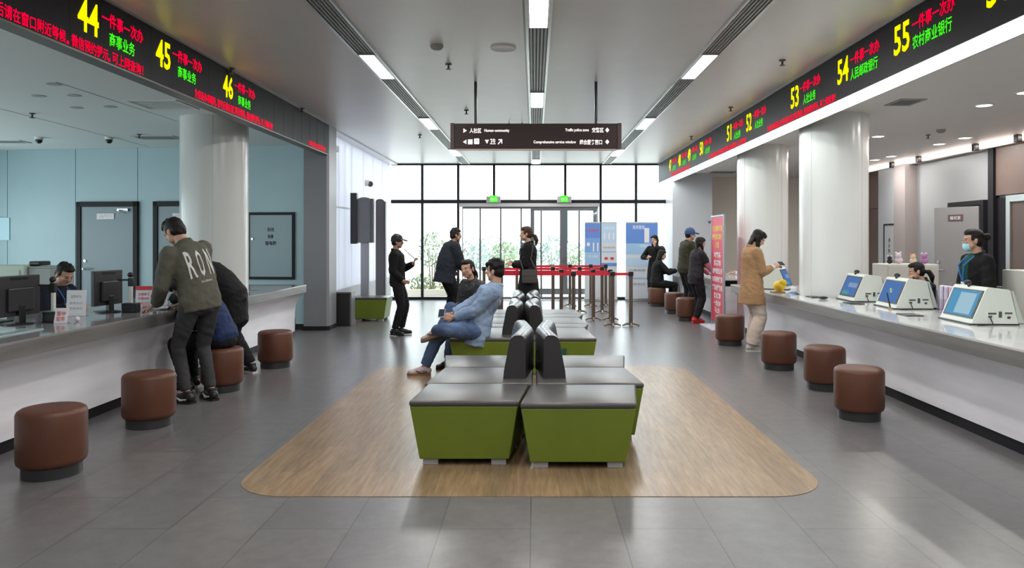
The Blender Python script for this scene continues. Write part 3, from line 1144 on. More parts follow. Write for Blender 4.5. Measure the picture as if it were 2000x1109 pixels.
stools = [
    (-3.10, 4.77, 'brown leather drum stool nearest the camera at left counter'),
    (-3.125, 6.02, 'brown leather drum stool beside legs of man in olive jacket'),
    (-3.12, 7.42, 'brown leather drum stool under seated person in blue jacket'),
    (-3.07, 8.80, 'brown leather drum stool at far end of left counter'),
    (2.74, 6.27, 'brown leather drum stool nearest the camera at right counter'),
    (2.93, 7.50, 'brown leather drum stool second from near end of right counter'),
    (2.85, 8.67, 'brown leather drum stool third from near end of right counter'),
    (2.80, 10.66, 'brown leather drum stool between red banner and woman in camel coat'),
    (2.84, 13.85, 'brown leather drum stool behind woman with red shoes'),
    (2.86, 15.2, 'brown leather drum stool in front of man in blue cap, far back'),
    (2.78, 16.86, 'brown leather drum stool under seated woman in black, far back'),
]
proto = None
for i, (x, y, l) in enumerate(stools):
    if proto is None:
        proto = make_stool()
        o = proto
    else:
        o = dup(proto)
    o.location = (x, y, 0)
    o.rotation_euler = (0, 0, i * .7)
    o['label'] = l
    o['group'] = 'stools along the left counter' if x < 0 else 'stools along the right counter'

# ------------------------------------------------------------------ green benches
green = mat('green_leatherette', (.15, .205, .02), .42, noise=.06, nscale=4, bump=.08, bscale=120)
seat_m = mat('grey_leather_seat', (.065, .063, .06), .36, noise=.06, nscale=4, bump=.08, bscale=90)
back_m = mat('charcoal_leather', (.035, .033, .034), .27, bump=.06, bscale=90)
foot_m = mat('grey_foot', (.4, .4, .42), .4)


def inset(poly, s, f):
    """scale a polygon about its centre: s in x, f in y (metres moved in)"""
    cx = sum(p[0] for p in poly) / len(poly)
    cy = sum(p[1] for p in poly) / len(poly)
    return [(p[0] - s * (1 if p[0] > cx else -1), p[1] - f * (1 if p[1] > cy else -1)) for p in poly]


def unit(t, poly):
    lo = inset(poly, .065, .045)
    up = inset(poly, .006, .006)
    new('bench_body', prism(B(), lo, .045, .404, .006, 2, top=up), green, t)
    new('seat_cushion', prism(B(), poly, .402, .442, .016, 3), seat_m, t, smooth=True, ang=60)
    for i, (x, y) in enumerate(inset(lo, .07, .06)):
        new('foot', box(B(), x - .05, x + .05, y - .035, y + .035, 0, .047, .004), foot_m, t)


def backrest(t, path, s):
    sec = [(-.125, .43), (-.118, .5), (-.075, .715), (-.06, .755), (-.03, .775), (.02, .778), (.045, .765), (.058, .735), (.062, .43)]
    n = len(path)
    rings = []
    # resample the chevron with soft corners
    pts = []
    for i in range(n - 1):
        for k in range(8):
            a = k / 8
            pts.append((path[i][0] * (1 - a) + path[i + 1][0] * a, path[i][1] * (1 - a) + path[i + 1][1] * a))
    pts.append(path[-1])
    for i, (x, y) in enumerate(pts):
        e = 1 if 0 < i < len(pts) - 1 else .93
        rings.append([V((x + s * o * e * 1.0, y, .43 + (z - .43) * (1 if e == 1 else .985))) for o, z in sec])
    new('backrest', loft(B(), rings), back_m, t, smooth=True, ang=50)


def bench(label, polys, path=None, s=1, group=None):
    cx = sum(p[0] for p in polys[0]) / 4
    cy = sum(p[1] for p in polys[0]) / 4
    t = thing('bench', label, 'bench', (cx, cy, 0), 0, group)
    for p in polys:
        unit(t, p)
    if path:
        backrest(t, path, s)
    return t


bench('green ottoman bench with grey leather seat, front left of the island', [[(-.83, 4.89), (-.105, 4.89), (-.04, 5.49), (-.79, 5.49)]], group='green benches')
bench('green ottoman bench with grey leather seat, front right of the island', [[(-.095, 4.82), (.665, 4.82), (.745, 5.45), (-.03, 5.45)]], group='green benches')
for s, q in ((-1, 'left'), (1, 'right')):
    def pl_(y0, y1, a, b, c=0.):
        return [(c + s * .012, y0), (c + s * a, y0), (c + s * b, y1), (c + s * .012, y1)]
    bench('green bench with charcoal chevron backrest behind front ottoman, %s side' % q, [pl_(5.5, 6.19, .815, .75), pl_(6.2, 6.84, .75, .83)],
          [(s * .125, 5.68), (s * .066, 6.24), (s * .125, 6.78)], -s, 'green benches')
    c = -.125
    bench('green bench in middle of hall, %s half of second island, chevron backrest' % q, [pl_(8.02, 9.0, .80, .735, c), pl_(9.01, 9.42, .735, .81, c)],
          [(c + s * .125, 8.3), (c + s * .066, 8.85), (c + s * .125, 9.36)], -s, 'green benches')
    bench('green bench beside queue barrier, %s half of last island, chevron backrest' % q, [pl_(9.43, 10.2, .81, .735, c), pl_(10.21, 10.65, .735, .82, c), pl_(10.66, 11.38, .82, .735, c)],
          [(c + s * .125, 9.6), (c + s * .066, 10.2), (c + s * .125, 10.9)], -s, 'green benches')
bench('green ottoman bench standing against the translucent left wall', [[(-3.4, 13.68), (-2.72, 13.68), (-2.72, 14.28), (-3.4, 14.28)]], group='green benches')
# small socket plate on the second island
tag(new('socket_plate', box(B(), .30, .345, 8.016, 8.05, .25, .33, .002), mat('socket_green', (.01, .09, .06), .4)), 'small dark green socket plate on front of second bench island', 'socket')

# ------------------------------------------------------------------ queue barrier
bronze = mat('bronze_post', (.20, .155, .125), .32, metal=.75)
belt_m = mat('red_belt', (.62, .012, .035), .5)


def stanchion(x, y, label, to=None):
    t = thing('stanchion', label, 'barrier post', (x, y, 0), 0, 'belt barrier posts')
    new('post', lathe(B(), [(.034, .02), (.034, .87)], 20, (x, y, 0)), bronze, t, smooth=True)
    new('head', lathe(B(), [(.03, .87), (.045, .872), (.045, .945), (.035, .955), (0, .957)], 20, (x, y, 0)), black_pl, t, smooth=True)
    for k in range(4):
        a = pi / 4 * 0 + k * pi / 2
        c, s = cos(a), sin(a)
        new('base_leg', tube(B(), [(x + c * .02, y + s * .02, .05), (x + c * .08, y + s * .08, .04), (x + c * .15, y + s * .15, .012)], [.022, .02, .012], 8), bronze, t, smooth=True)
    for tx, ty in (to or []):
        d = (V((tx, ty, 0)) - V((x, y, 0))).normalized()
        n = V((-d.y, d.x, 0)) * .0015
        a, b = V((x, y, 0)) + d * .046, V((tx, ty, 0)) - d * .046
        bm = B()
        prism(bm, [tuple((a - n).xy), tuple((b - n).xy), tuple((b + n).xy), tuple((a + n).xy)], .885, .935)
        new('belt', bm, belt_m, t)


rows = [(12.95, [-.62, .68, 1.36, 1.68]), (13.9, [-.62, .5, 1.1, 1.42]), (15.3, [-1.04, .38, .93, 1.39]), (16.8, [-.4, .8, 1.27, 1.61])]
rq = ['front row', 'second row', 'third row', 'last row by doors']
cq = ['at its left end', 'second from its left end', 'second from its right end', 'at its right end']
for (yy, xs_), q in zip(rows, rq):
    for i, x in enumerate(xs_):
        stanchion(x, yy, 'bronze belt barrier post, %s, %s' % (q, cq[i]), [(xs_[i + 1], yy)] if i < 3 else None)

# ------------------------------------------------------------------ things along the translucent wall
t = thing('litter_bin', 'black square bin standing beside green bench at left wall', 'bin', (-3.36, 13.05, 0))
new('bin_body', box(B(), -3.50, -3.22, 12.93, 13.2, .0, .57, .008), mat('bin_black', (.02, .021, .02), .4), t)
new('bin_lid', box(B(), -3.51, -3.19, 12.92, 13.21, .57, .6, .006), mat('bin_grey', (.16, .16, .17), .35), t)
new('side_panel', box(B(), -3.22, -3.19, 12.93, 13.2, .0, .57, .006), mat('bin_side', (.16, .16, .18), .3), t)


def arch(x0, x1, z0, z1, n=8):
    w = x1 - x0
    p = [(x0, z0), (x1, z0)]
    for i in range(n + 1):
        a = pi * i / n
        p.append(((x0 + x1) / 2 + w / 2 * cos(a), z1 - .05 + .05 * sin(a)))
    return p


kg = mat('kiosk_grey', (.17, .17, .19), .35, metal=.2)
t = thing('display_stand', 'grey and black double screen on a pole behind left wall bench', 'display', (-3.3, 14.5, 0))
new('screen', box(B(), -3.58, -3.455, 14.42, 14.56, 1.43, 2.42, .006), black_pl, t)
new('screen_back', extr(B(), arch(-3.45, -3.2, 1.45, 2.34), 'y', 14.48, 14.55), kg, t)
new('screen_edge', box(B(), -3.2, -3.14, 14.46, 14.57, 1.45, 2.31, .006), mat('kiosk_edge', (.1, .1, .11), .35), t)
new('pole', box(B(), -3.4, -3.24, 14.5, 14.56, .05, 1.45, .01), mat('pole_grey', (.36, .36, .4), .35, metal=.5), t)
new('base', box(B(), -3.5, -3.1, 14.38, 14.7, 0, .05, .01), kg, t)
t = thing('information_pillar', 'tall narrow dark grey pillar sign with arched top near left wall', 'pillar sign', (-3.1, 15.0, 0))
new('pillar_body', extr(B(), arch(-3.2, -3.03, .04, 2.33), 'y', 14.95, 15.05), kg, t)
new('side_rail', box(B(), -3.03, -3.0, 14.94, 15.06, .04, 2.28, .004), mat('kiosk_edge'), t)
new('base', box(B(), -3.32, -2.95, 14.85, 15.15, 0, .04, .006), kg, t)

# ------------------------------------------------------------------ banners
sheet_w = mat('banner_white', (.66, .70, .74), .5)
blue_a = mat('banner_blue', (.13, .27, .66), .5)
blue_b = mat('banner_light_blue', (.34, .55, .78), .5)
blue_c = mat('banner_pale_blue', (.5, .68, .85), .5)
txt_w = mat('print_white', (.8, .82, .84), .5)
txt_g = mat('print_grey', (.35, .38, .42), .5)
txt_r = mat('print_red', (.65, .06, .08), .5)
txt_y = mat('print_yellow', (.85, .6, .05), .5)


def rollup(x0, x1, y, label, bands, marks):
    t = thing('roll_up_banner', label, 'banner', ((x0 + x1) / 2, y, 0), 0, 'blue roll-up banners at glass front')
    new('banner_sheet', box(B(), x0, x1, y - .004, y + .004, .08, 1.93), sheet_w, t)
    for a, b, m in bands:
        new('printed_band', box(B(), x0 + .004, x1 - .004, y - .008, y - .0045, a, b), m, t)
    new('base_box', box(B(), x0 - .008, x1 + .008, y - .09, y + .09, 0, .08, .01), alu, t)
    new('top_rail', box(B(), x0, x1, y - .012, y + .012, 1.92, 1.95), alu, t)
    new('rear_pole', cyl(B(), ((x0 + x1) / 2, y + .03, .05), ((x0 + x1) / 2, y + .03, 1.94), .012, seg=10), alu, t)
    for s, m, x, z, w, h in marks:
        text('print', s, m, t, (x, y - .008, z), FR, UPZ, w, h, bold=.01)


YB = 18.3
k = YB / FPX
xx = [(u - 1044) * k for u in (1142, 1172.5, 1174.5, 1205, 1222, 1285)]
rollup(xx[0], xx[1], YB, 'narrow blue roll-up banner nearest the glass doors', [(1.55, 1.92, blue_a), (1.2, 1.55, mat('banner_mid_blue', (.2, .38, .74), .5)), (.72, 1.2, blue_b)],
       [('便民服务', txt_r, xx[0] + .04, 1.74, .3, .07), ('●', txt_w, xx[0] + .05, 1.4, .08, .1), ('▮▮', txt_w, xx[0] + .2, 1.33, .14, .22), ('掌上办理', txt_w, xx[0] + .1, 1.1, .22, .06)])
rollup(xx[2], xx[3], YB, 'narrow white roll-up banner with pale blue header between blue ones', [(1.45, 1.92, blue_c), (.86, .94, blue_a), (1.2, 1.23, blue_b)],
       [('办事流程', txt_w, xx[2] + .05, 1.8, .28, .07), ('▮▮▮', txt_w, xx[2] + .06, 1.6, .26, .16), ('申请 受理 审核', txt_g, xx[2] + .04, 1.32, .3, .05), ('● ●', txt_r, xx[2] + .07, 1.05, .24, .07), ('领取 证照', txt_g, xx[2] + .04, .7, .3, .06)])
rollup(xx[4], xx[5], YB, 'wide blue and white roll-up banner behind women at far counter', [(1.42, 1.92, blue_a), (1.15, 1.42, blue_b), (.86, 1.06, blue_c), (.55, .59, blue_b)],
       [('政务服务', txt_w, xx[4] + .17, 1.82, .3, .1), ('▮', txt_w, xx[4] + .46, 1.62, .12, .36), ('一网通办', txt_w, xx[4] + .3, 1.36, .26, .08), ('办事指南', txt_g, xx[4] + .08, .76, .4, .06), ('咨询电话', txt_g, xx[4] + .08, .42, .4, .06)])

t = thing('standing_banner', 'tall red banner on a grey stand at far end of right counter', 'banner', (3.14, 12.75, 0))
red_b = mat('banner_red', (.60, .035, .07), .5)
bx = 3.14
fr_ = mat('banner_frame_grey', (.33, .36, .42), .35, metal=.5)
new('banner_sheet', box(B(), bx - .005, bx + .005, 12.33, 13.14, .1, 1.9), red_b, t)
for yy in (12.31, 13.16):
    new('frame_pole', box(B(), bx - .012, bx + .02, yy - .02, yy + .02, .02, 1.93, .005), fr_, t)
new('frame_top', box(B(), bx - .012, bx + .02, 12.33, 13.14, 1.9, 1.93, .005), fr_, t)
new('base_plate', box(B(), bx - .2, bx + .2, 12.25, 13.22, 0, .02, .005), mat('base_pale', (.6, .6, .66), .4), t)
new('rear_knob', cyl(B(), (bx, 13.2, 1.83), (bx - .02, 13.26, 1.83), .03, seg=12), mat('knob_blue', (.05, .09, .2), .4), t)
lines = [('优化营商环境', txt_y, 1.70), ('提升服务效能', txt_y, 1.56), ('承诺', txt_y, 1.42), ('态度热情', txt_w, 1.25), ('服务周到', txt_w, 1.11), ('流程规范公开', txt_w, .97), ('办事高效便民', txt_w, .83),
         ('廉洁自律为民', txt_w, .69), ('群众满意', txt_w, .55), ('一次办好', txt_w, .42), ('马上办', txt_w, .3)]
for s, m, z in lines:
    w = .115 * len(s)
    text('print', s, m, t, (bx - .005, 12.735 + w / 2, z), (0, -1, 0), UPZ, w, .1, bold=.025)

# ------------------------------------------------------------------ right counter: terminals, holders, small things
scr_b = {'a': emat('screen_blue', (.10, .22, .52), .55), 'w': emat('screen_window', (.42, .64, .78), .55), 'c': emat('screen_cyan', (.12, .38, .62), .55), 'y': emat('screen_yellow', (.7, .75, .2), .55), 'g': emat('screen_green', (.12, .42, .4), .5), 'v': emat('screen_violet', (.3, .38, .62), .55)}
term_w = mat('terminal_white', (.66, .70, .64), .35)


def terminal(x, y, rz, label, kind, wd=.54):
    """local: -x is the customer side, y across"""
    t = thing('service_terminal', label, 'terminal', (x, y, ZR), rz, 'white counter terminals')
    h = wd / 2
    prof = [(0, .012), (.38, .012), (.315, .285), (.30, .30), (.135, .315), (.12, .30)]
    new('housing', extr(B(), prof, 'y', -h, h), term_w, t, local=True)
    new('rear_wedge', extr(B(), [(.385, .02), (.43, .02), (.345, .285), (.33, .285)], 'y', -h + .01, h - .01), mat('terminal_shade', (.52, .57, .5), .4), t, local=True)
    new('foot_plate', box(B(), -.02, .39, -h, h, 0, .012, .003), black_pl, t, local=True)
    M = world_of(t)
    a, b = V((0, 0, .012)), V((.12, 0, .30))
    e = (b - a).normalized()
    nrm = V((-e.z, 0, e.x))

    def quad(f0, f1, g0, g1, m, name, lift):
        L = (b - a).length
        c = B()
        pts = [a + e * (L * f) + V((0, yv, 0)) for f, yv in ((f0, g0), (f0, g1), (f1, g1), (f1, g0))]
        lo = [c.verts.new(p) for p in pts]
        hi = [c.verts.new(p + nrm * lift) for p in pts]
        for i in range(4):
            c.faces.new((lo[i], lo[(i + 1) % 4], hi[(i + 1) % 4], hi[i]))
        c.faces.new(lo[::-1])
        c.faces.new(hi)
        return new(name, c, m, t, local=True)
    quad(.13, .95, -h + .02, h - .03, black_pl, 'screen_bezel', .006)
    scr = quad(.17, .91, -h + .045, h - .055, scr_b['c' if kind == 'window' else 'a'], 'screen', .008)
    if kind == 'window':
        s2 = quad(.22, .84, -h + .09, h - .2, scr_b['w'], 'screen_window', .0092)
    elif kind == 'logo':
        for (f, g, cc) in ((.5, .0, 'y'), (.5, .035, 'g'), (.58, .0, 'c'), (.58, .035, 'y')):
            quad(f, f + .07, g - .03, g, scr_b[cc], 'screen_logo', .0092)
    else:
        quad(.5, .68, -h + .06, h - .2, scr_b['v'], 'screen_stripe', .0092)
        quad(.2, .34, -.02, h - .1, scr_b['g'], 'screen_stripe', .0092)
    # ports on the near side
    p = B()
    for x0, x1, z0, z1 in ((.135, .2, .09, .105), (.135, .165, .062, .08), (.22, .245, .065, .115), (.27, .33, .095, .108), (.29, .315, .055, .075)):
        box(p, x0, x1, -h - .003, -h + .002, z0, z1)
    new('ports', p, mat('port_grey', (.07, .07, .07), .5), t, local=True)
    new('camera_ball', ball(B(), (.2, h - .09, .335), .026, (1.3, 1, .9)), black_pl, t, smooth=True, local=True)
    new('camera_ball', ball(B(), (.13, .02, .318), .017), black_pl, t, smooth=True, local=True)
    new('cable', tube(B(), [(.15, -h - .004, .06), (.16, -h - .03, .01), (.08, -h - .05, .006), (.02, -h - .05, .006)], .005, 6), black_pl, t, smooth=True, local=True)
    return t


terminal(3.70, 6.53, -.06, 'white terminal nearest the camera, screen showing an open window', 'window', .55)
terminal(3.74, 7.92, -.05, 'white terminal in the middle, stylus standing at its blue screen', 'logo', .52)
terminal(3.70, 8.84, -.05, 'white terminal standing in front of round column', 'wave', .52)
terminal(3.74, 10.85, pi - .55, 'white terminal behind yellow bag, its screen turned towards the round column', 'wave', .42)


def pad(x, y, label):
    t = thing('writing_pad', label, 'pad', (x, y, ZR))
    new('pad_board', box(B(), -.16, .0, -.11, .11, 0, .01, .004), black_pl, t, local=True)
    return t


pad(3.66, 7.08, 'black pad lying on right counter beside nearest terminal')
pad(3.68, 8.38, 'black pad lying on right counter beside middle terminal')
pad(3.60, 9.32, 'black pad lying on right counter beside farthest white terminal')
tag(new('computer_mouse', ball(B(), (3.5, 9.0, ZR + .018), .05, (1.2, .7, .36)), black_pl, smooth=True), 'black mouse on right counter in front of column', 'mouse')
t = thing('stylus', 'black stylus leaning in its holder before middle terminal', 'stylus', (3.68, 7.68, ZR))
new('holder', lathe(B(), [(.022, 0), (.018, .02), (.0, .02)], 14), mat('wood_tan', (.4, .25, .13), .5), t, local=True, smooth=True)
new('pen', cyl(B(), (0, 0, .015), (-.02, .03, .17), .008, .006, 10), black_pl, t, local=True, smooth=True)
clear = glassmat('clear_acrylic', (.93, .9, .95), .12)
paper = mat('paper_white', (.74, .74, .77), .6)
paper_p = mat('paper_pinkish', (.74, .6, .68), .6)


def holder(x, y, label, n=2):
    t = thing('brochure_holder', label, 'brochure holder', (x, y, ZR), -.05, 'clear brochure holders')
    for k in range(n):
        yy = -.09 + k * .09
        f = B()
        box(f, 0, .12, yy, yy + .004, .0, .26)
        box(f, 0, .12, yy + .08, yy + .084, .0, .26)
        box(f, 0, .004, yy + .004, yy + .08, .0, .14)
        box(f, .116, .12, yy + .004, yy + .08, .0, .3)
        new('clear_tray', f, clear, t, local=True)
        new('leaflet', box(B(), .03, .06, yy + .008, yy + .076, .004, .27), paper if k else paper_p, t, local=True)
    return t


holder(3.98, 7.2, 'clear leaflet holder between nearest and middle terminals', 3)
holder(4.0, 8.4, 'clear leaflet holder between middle terminal and column terminal', 2)
t = thing('bag', 'yellow bag lying on right counter beside woman in camel coat', 'bag', (3.40, 10.32, ZR))
bmh = B()
ball(bmh, (0, 0, .075), .09, (.85, 1.25, .85), sub=3)
ball(bmh, (.03, -.06, .12), .055, (1, 1, 1), sub=3)
new('bag_body', bmh, mat('yellow_cloth', (.75, .5, .01), .5, bump=.3, bscale=25), t, smooth=True, local=True)
t = thing('tape_dispenser', 'small white and blue dispenser on right counter edge before column', 'dispenser', (3.47, 9.95, ZR))
new('dispenser_body', box(B(), -.03, .03, -.04, .04, .02, .09, .01), paper, t, local=True)
new('dispenser_base', box(B(), -.04, .04, -.05, .05, 0, .02, .004), mat('dispenser_blue', (.2, .35, .6), .4), t, local=True)
tag(new('document_tray', box(B(), 3.24, 3.4, 10.05, 10.22, ZR, ZR + .015, .004), mat('tray_brown', (.2, .09, .04), .5)), 'small brown tray on right counter beside the yellow bag', 'tray')

# furniture behind the right counter
cab = mat('cabinet_cream', (.56, .55, .5), .45)
t = thing('filing_cabinet', 'low cream filing cabinet with soft toys on top', 'cabinet', (5.3, 10.9, 0))
new('cabinet_body', box(B(), 4.98, 5.72, 10.5, 10.95, 0, 1.16, .008), cab, t)
for z in (.04, .42, .79):
    d = new('drawer', box(B(), 5.0, 5.7, 10.485, 10.5, z, z + .35, .004), cab, t)
    new('handle', box(B(), 5.28, 5.42, 10.47, 10.485, z + .25, z + .27), steel, d)
t = thing('filing_cabinet', 'cream cabinet end at right edge of picture', 'cabinet', (4.6, 6.6, 0))
new('cabinet_body', box(B(), 4.66, 5.3, 7.0, 7.4, 0, 1.21, .008), cab, t)
d = new('door', box(B(), 4.68, 5.28, 6.985, 7.0, .05, 1.17, .004), cab, t)
new('handle', box(B(), 4.72, 4.735, 6.97, 6.985, .6, .75), steel, d)


def plush(x, c, label, m, m2, s=1.):
    t = thing('soft_toy', label, 'soft toy', (x, 10.7, 1.16), 0, 'soft toys on the cabinet')
    bm = B()
    ball(bm, (0, 0, .06 * s), .06 * s, (1.1, .9, 1), sub=3)
    ball(bm, (-.02 * s, -.02, .14 * s), .05 * s, sub=3)
    new('toy_body', bm, m, t, smooth=True, local=True)
    for q in (-1, 1):
        new('ear', ball(B(), (-.02 * s + q * .04 * s, -.02, .185 * s), .02 * s), m2, t, smooth=True, local=True)
    return t


plush(5.12, 0, 'small black soft toy on cream cabinet', mat('plush_black', (.03, .025, .03), .8), paper, .6)
plush(5.25, 0, 'white and pink soft toy on cream cabinet', mat('plush_white', (.7, .6, .65), .8), paper_p, .85)
plush(5.46, 0, 'white and orange soft toy on cream cabinet', mat('plush_cream', (.72, .55, .42), .8), mat('plush_orange', (.7, .25, .08), .8), .75)
plush(5.62, 0, 'purple soft toy on cream cabinet', mat('plush_purple', (.42, .2, .42), .8), paper_p, .8)


def office_chair(x, y, rz, label):
    t = thing('office_chair', label, 'office chair', (x, y, 0), rz, 'office chairs')
    new('seat', box(B(), -.23, .23, -.22, .22, .44, .5, .025, 3), black_pl, t, local=True)
    new('backrest', box(B(), -.22, .22, -.28, -.23, .56, .98, .02, 3), black_pl, t, local=True)
    new('back_post', box(B(), -.03, .03, -.27, -.23, .42, .6, .004), black_pl, t, local=True)
    new('gas_lift', cyl(B(), (0, 0, .08), (0, 0, .44), .028, seg=12), grey_metal, t, local=True, smooth=True)
    for k in range(5):
        a = k * 2 * pi / 5
        g = new('base_leg', tube(B(), [(0, 0, .1), (cos(a) * .28, sin(a) * .28, .07)], [.025, .016], 8), black_pl, t, local=True)
        new('caster', ball(B(), (cos(a) * .28, sin(a) * .28, .03), .03), black_pl, g, local=True, smooth=True)
    return t


office_chair(5.0, 8.3, radians(100) * 1, 'black office chair back behind the right counter near masked woman')

# ------------------------------------------------------------------ left counter
scr_back = mat('monitor_back', (.028, .026, .03), .42)


def monitor(x, y, rz, label, w=.44):
    """local -y is the back of the screen"""
    t = thing('monitor', label, 'monitor', (x, y, ZL), rz, 'monitors on the left counter')
    bm = B()
    box(bm, -w / 2, w / 2, -.02, .02, .07, .40, .006)
    new('screen_housing', bm, scr_back, t, local=True)
    new('screen', box(B(), -w / 2 + .015, w / 2 - .015, .02, .0215, .085, .385), mat('screen_dark', (.02, .03, .05), .15), t, local=True)
    new('rear_bulge', box(B(), -w * .3, w * .3, -.045, -.02, .11, .30, .01), scr_back, t, local=True)
    new('rear_label', box(B(), -.09, .09, -.022, -.02, .365, .385), mat('label_dark', (.012, .012, .013), .3), t, local=True)
    new('stand_neck', box(B(), -.035, .035, -.05, -.01, .012, .16, .005), black_pl, t, local=True)
    new('stand_base', lathe(B(), [(.12, 0), (.12, .008), (.1, .014), (0, .016)], 28), black_pl, t, local=True, smooth=True)
    return t


monitor(-4.25, 6.1, radians(84), 'black monitor seen from behind at left edge of picture')
monitor(-4.10, 7.12, radians(84), 'black monitor seen from behind, between the door and paper sign', .40)


def camstand(x, y, label):
    t = thing('camera_stand', label, 'camera stand', (x, y, ZL), 0, 'counter camera stands')
    new('base', box(B(), -.07, .07, -.05, .05, 0, .09, .01), black_pl, t, local=True)
    new('post', box(B(), -.014, .014, -.014, .014, .09, .25, .004), white_pl, t, local=True)
    new('head', box(B(), -.022, .022, -.02, .02, .25, .33, .006), black_pl, t, local=True)
    new('camera_ball', ball(B(), (0, -.01, .36), .026), black_pl, t, smooth=True, local=True)
    new('arm', tube(B(), [(-.01, 0, .31), (-.14, .02, .31)], .008, 8), black_pl, t, local=True)
    return t


camstand(-4.05, 6.25, 'black and white camera stand beside left monitor, in front of clerk')
camstand(-3.86, 7.1, 'black and white camera stand right of second monitor')


def cardholder(x, y, rz, label, lines, w=.12, h=.14, m=None, tilt=.25):
    t = thing('card_holder', label, 'sign', (x, y, ZL), rz)
    p = B()
    extr(p, [(-.004, 0), (.004, 0), (.004 + tilt * h, h), (-.004 + tilt * h, h)], 'x', -w / 2, w / 2)
    new('card', p, m or paper, t, local=True)
    new('stand', box(B(), -w / 2, w / 2, -.005, .06, 0, .006), clear, t, local=True)
    M = world_of(t)
    R3 = M.to_3x3()
    upv = R3 @ V((0, tilt, 1))
    for s, c, f, ww, hh in lines:
        text('print', s, c, t, M @ V((0, -.004 + tilt * h * f, h * f)), R3 @ V((1, 0, 0)), upv, ww, hh, bold=.01, align='c', lift=.001)
    return t


cardholder(-3.93, 6.15, .1, 'small white card with red characters on black stand, left counter', [('暂停', txt_r, .65, .07, .04), ('服务', txt_r, .3, .07, .04)], .1, .125, tilt=.3)
cardholder(-4.17, 6.75, .05, 'white paper sign standing on left counter in front of clerk', [('温馨提示', txt_g, .75, .1, .028), ('请您出示', txt_g, .5, .12, .022), ('有效证件', txt_g, .3, .12, .022)], .17, .235, tilt=.06)
cardholder(-4.0, 7.6, .1, 'red and white notice standing on left counter beside olive jacket man', [('服务公示', txt_w, .9, .1, .025), ('办理事项', txt_r, .62, .11, .03), ('所需材料', txt_r, .42, .11, .03), ('办结时限', txt_r, .2, .11, .03)], .165, .22, tilt=.08)
tag(new('notice_header', box(B(), -.08, .08, -.003, .0, 0, .04), mat('print_red')), 'red header', 'x')
o = COL.objects['notice_header']
del o['category']
o.parent = [q for q in COL.objects if q.get('label', '').startswith('red and white notice')][0]
o.location = (0, .009, .18)
cardholder(-3.94, 7.85, .0, 'white sheet with black squares in clear stand beside red notice', [('■ ■', black_pl, .75, .08, .03), ('■ ■', black_pl, .4, .08, .03)], .11, .2, tilt=.06)
cardholder(-3.73, 7.12, .2, 'small pink card leaning on black box on left counter', [('请评价', txt_r, .5, .06, .025)], .07, .09, paper_p, .3)
tag(new('glue_bottle', ball(B(), (-3.88, 6.3, ZL + .022), .022), paper, smooth=True), 'small white round cap on left counter beside red card', 'cap')
t = thing('paper_stack', 'loose white papers on left counter beside red notice', 'papers', (-3.78, 7.45, ZL))
for k in range(4):
    bm = B()
    box(bm, -.09, .09, -.12, .12, .004 * k, .004 * k + .003)
    bmesh.ops.rotate(bm, verts=bm.verts, cent=(0, 0, 0), matrix=Matrix.Rotation(.25 * k - .3, 3, 'Z'))
    new('sheet', bm, paper, t, local=True)
tag(new('keyboard', box(B(), -4.62, -4.42, 5.9, 6.3, ZL, ZL + .02, .006), black_pl), 'black keyboard behind left monitor', 'keyboard')
tag(new('glass_plate', box(B(), -3.98, -3.8, 5.2, 5.75, ZL, ZL + .008, .002), mat('pale_glass_plate', (.45, .6, .62), .08)), 'pale glass plate lying on left counter near left picture edge', 'plate')
# storage behind the clerk
t = thing('storage_box', 'pale green box cabinet behind clerk at left picture edge', 'cabinet', (-6.1, 8.9, 0))
new('cabinet_body', box(B(), -6.75, -5.98, 8.7, 9.2, 0, 1.2, .01), mat('pale_green_box', (.55, .66, .56), .5), t)
new('cabinet_door', box(B(), -6.7, -6.03, 8.685, 8.7, .06, 1.15, .004), mat('pale_green_box'), t)
t = thing('storage_box', 'grey box beside pale green cabinet behind clerk', 'cabinet', (-5.8, 9.1, 0))
new('cabinet_body', box(B(), -5.97, -5.7, 8.75, 9.2, 0, 1.17, .01), mat('grey_box', (.36, .4, .38), .5), t)
new('lid', box(B(), -5.97, -5.7, 8.75, 9.2, 1.17, 1.19, .004), mat('grey_box'), t)
tag(new('desk_phone', box(B(), -6.0, -5.86, 8.8, 9.0, 1.2, 1.25, .015), black_pl), 'small black phone on boxes behind clerk', 'phone')
tag(new('wall_notice', box(B(), -9.55, -9.32, 13.17, 13.2, 1.5, 1.9), mat('notice_pale', (.5, .75, .85), .4)), 'pale blue notice on office wall at left picture edge', 'notice')
office_chair(-5.08, 7.72, radians(-104), 'black office chair of clerk behind left counter')

# ------------------------------------------------------------------ outside
struct('ground_outside', box(B(), -40, 40, 18.95, 90, -.15, -.02), mat('pale_paving', (.62, .60, .57), .7, noise=.05, nscale=.6))
leaf_ms = [mat('leaf_green', (.12, .18, .07), .6), mat('leaf_pale_haze', (.24, .31, .19), .6), mat('leaf_grey_haze', (.30, .36, .33), .6)]  # pale and grey leaf tones have the daylight haze mixed into the colour
random.seed(4)


def foliage(c, rx, rz, n, size):
    bm = B()
    for i in range(n):
        while True:
            p = V((random.uniform(-1, 1), random.uniform(-1, 1), random.uniform(-1, 1)))
            if .3 < p.length < 1:
                break
        q = V(c) + V((p.x * rx, p.y * rx, p.z * rz))
        u = V((random.gauss(0, 1), random.gauss(0, 1), random.gauss(0, 1))).normalized()
        w = u.orthogonal().normalized()
        s = size * random.uniform(.6, 1.3)
        vv = [bm.verts.new(q + u * s), bm.verts.new(q + w * s * .45), bm.verts.new(q - u * s), bm.verts.new(q - w * s * .45)]
        bm.faces.new(vv)
    return bm


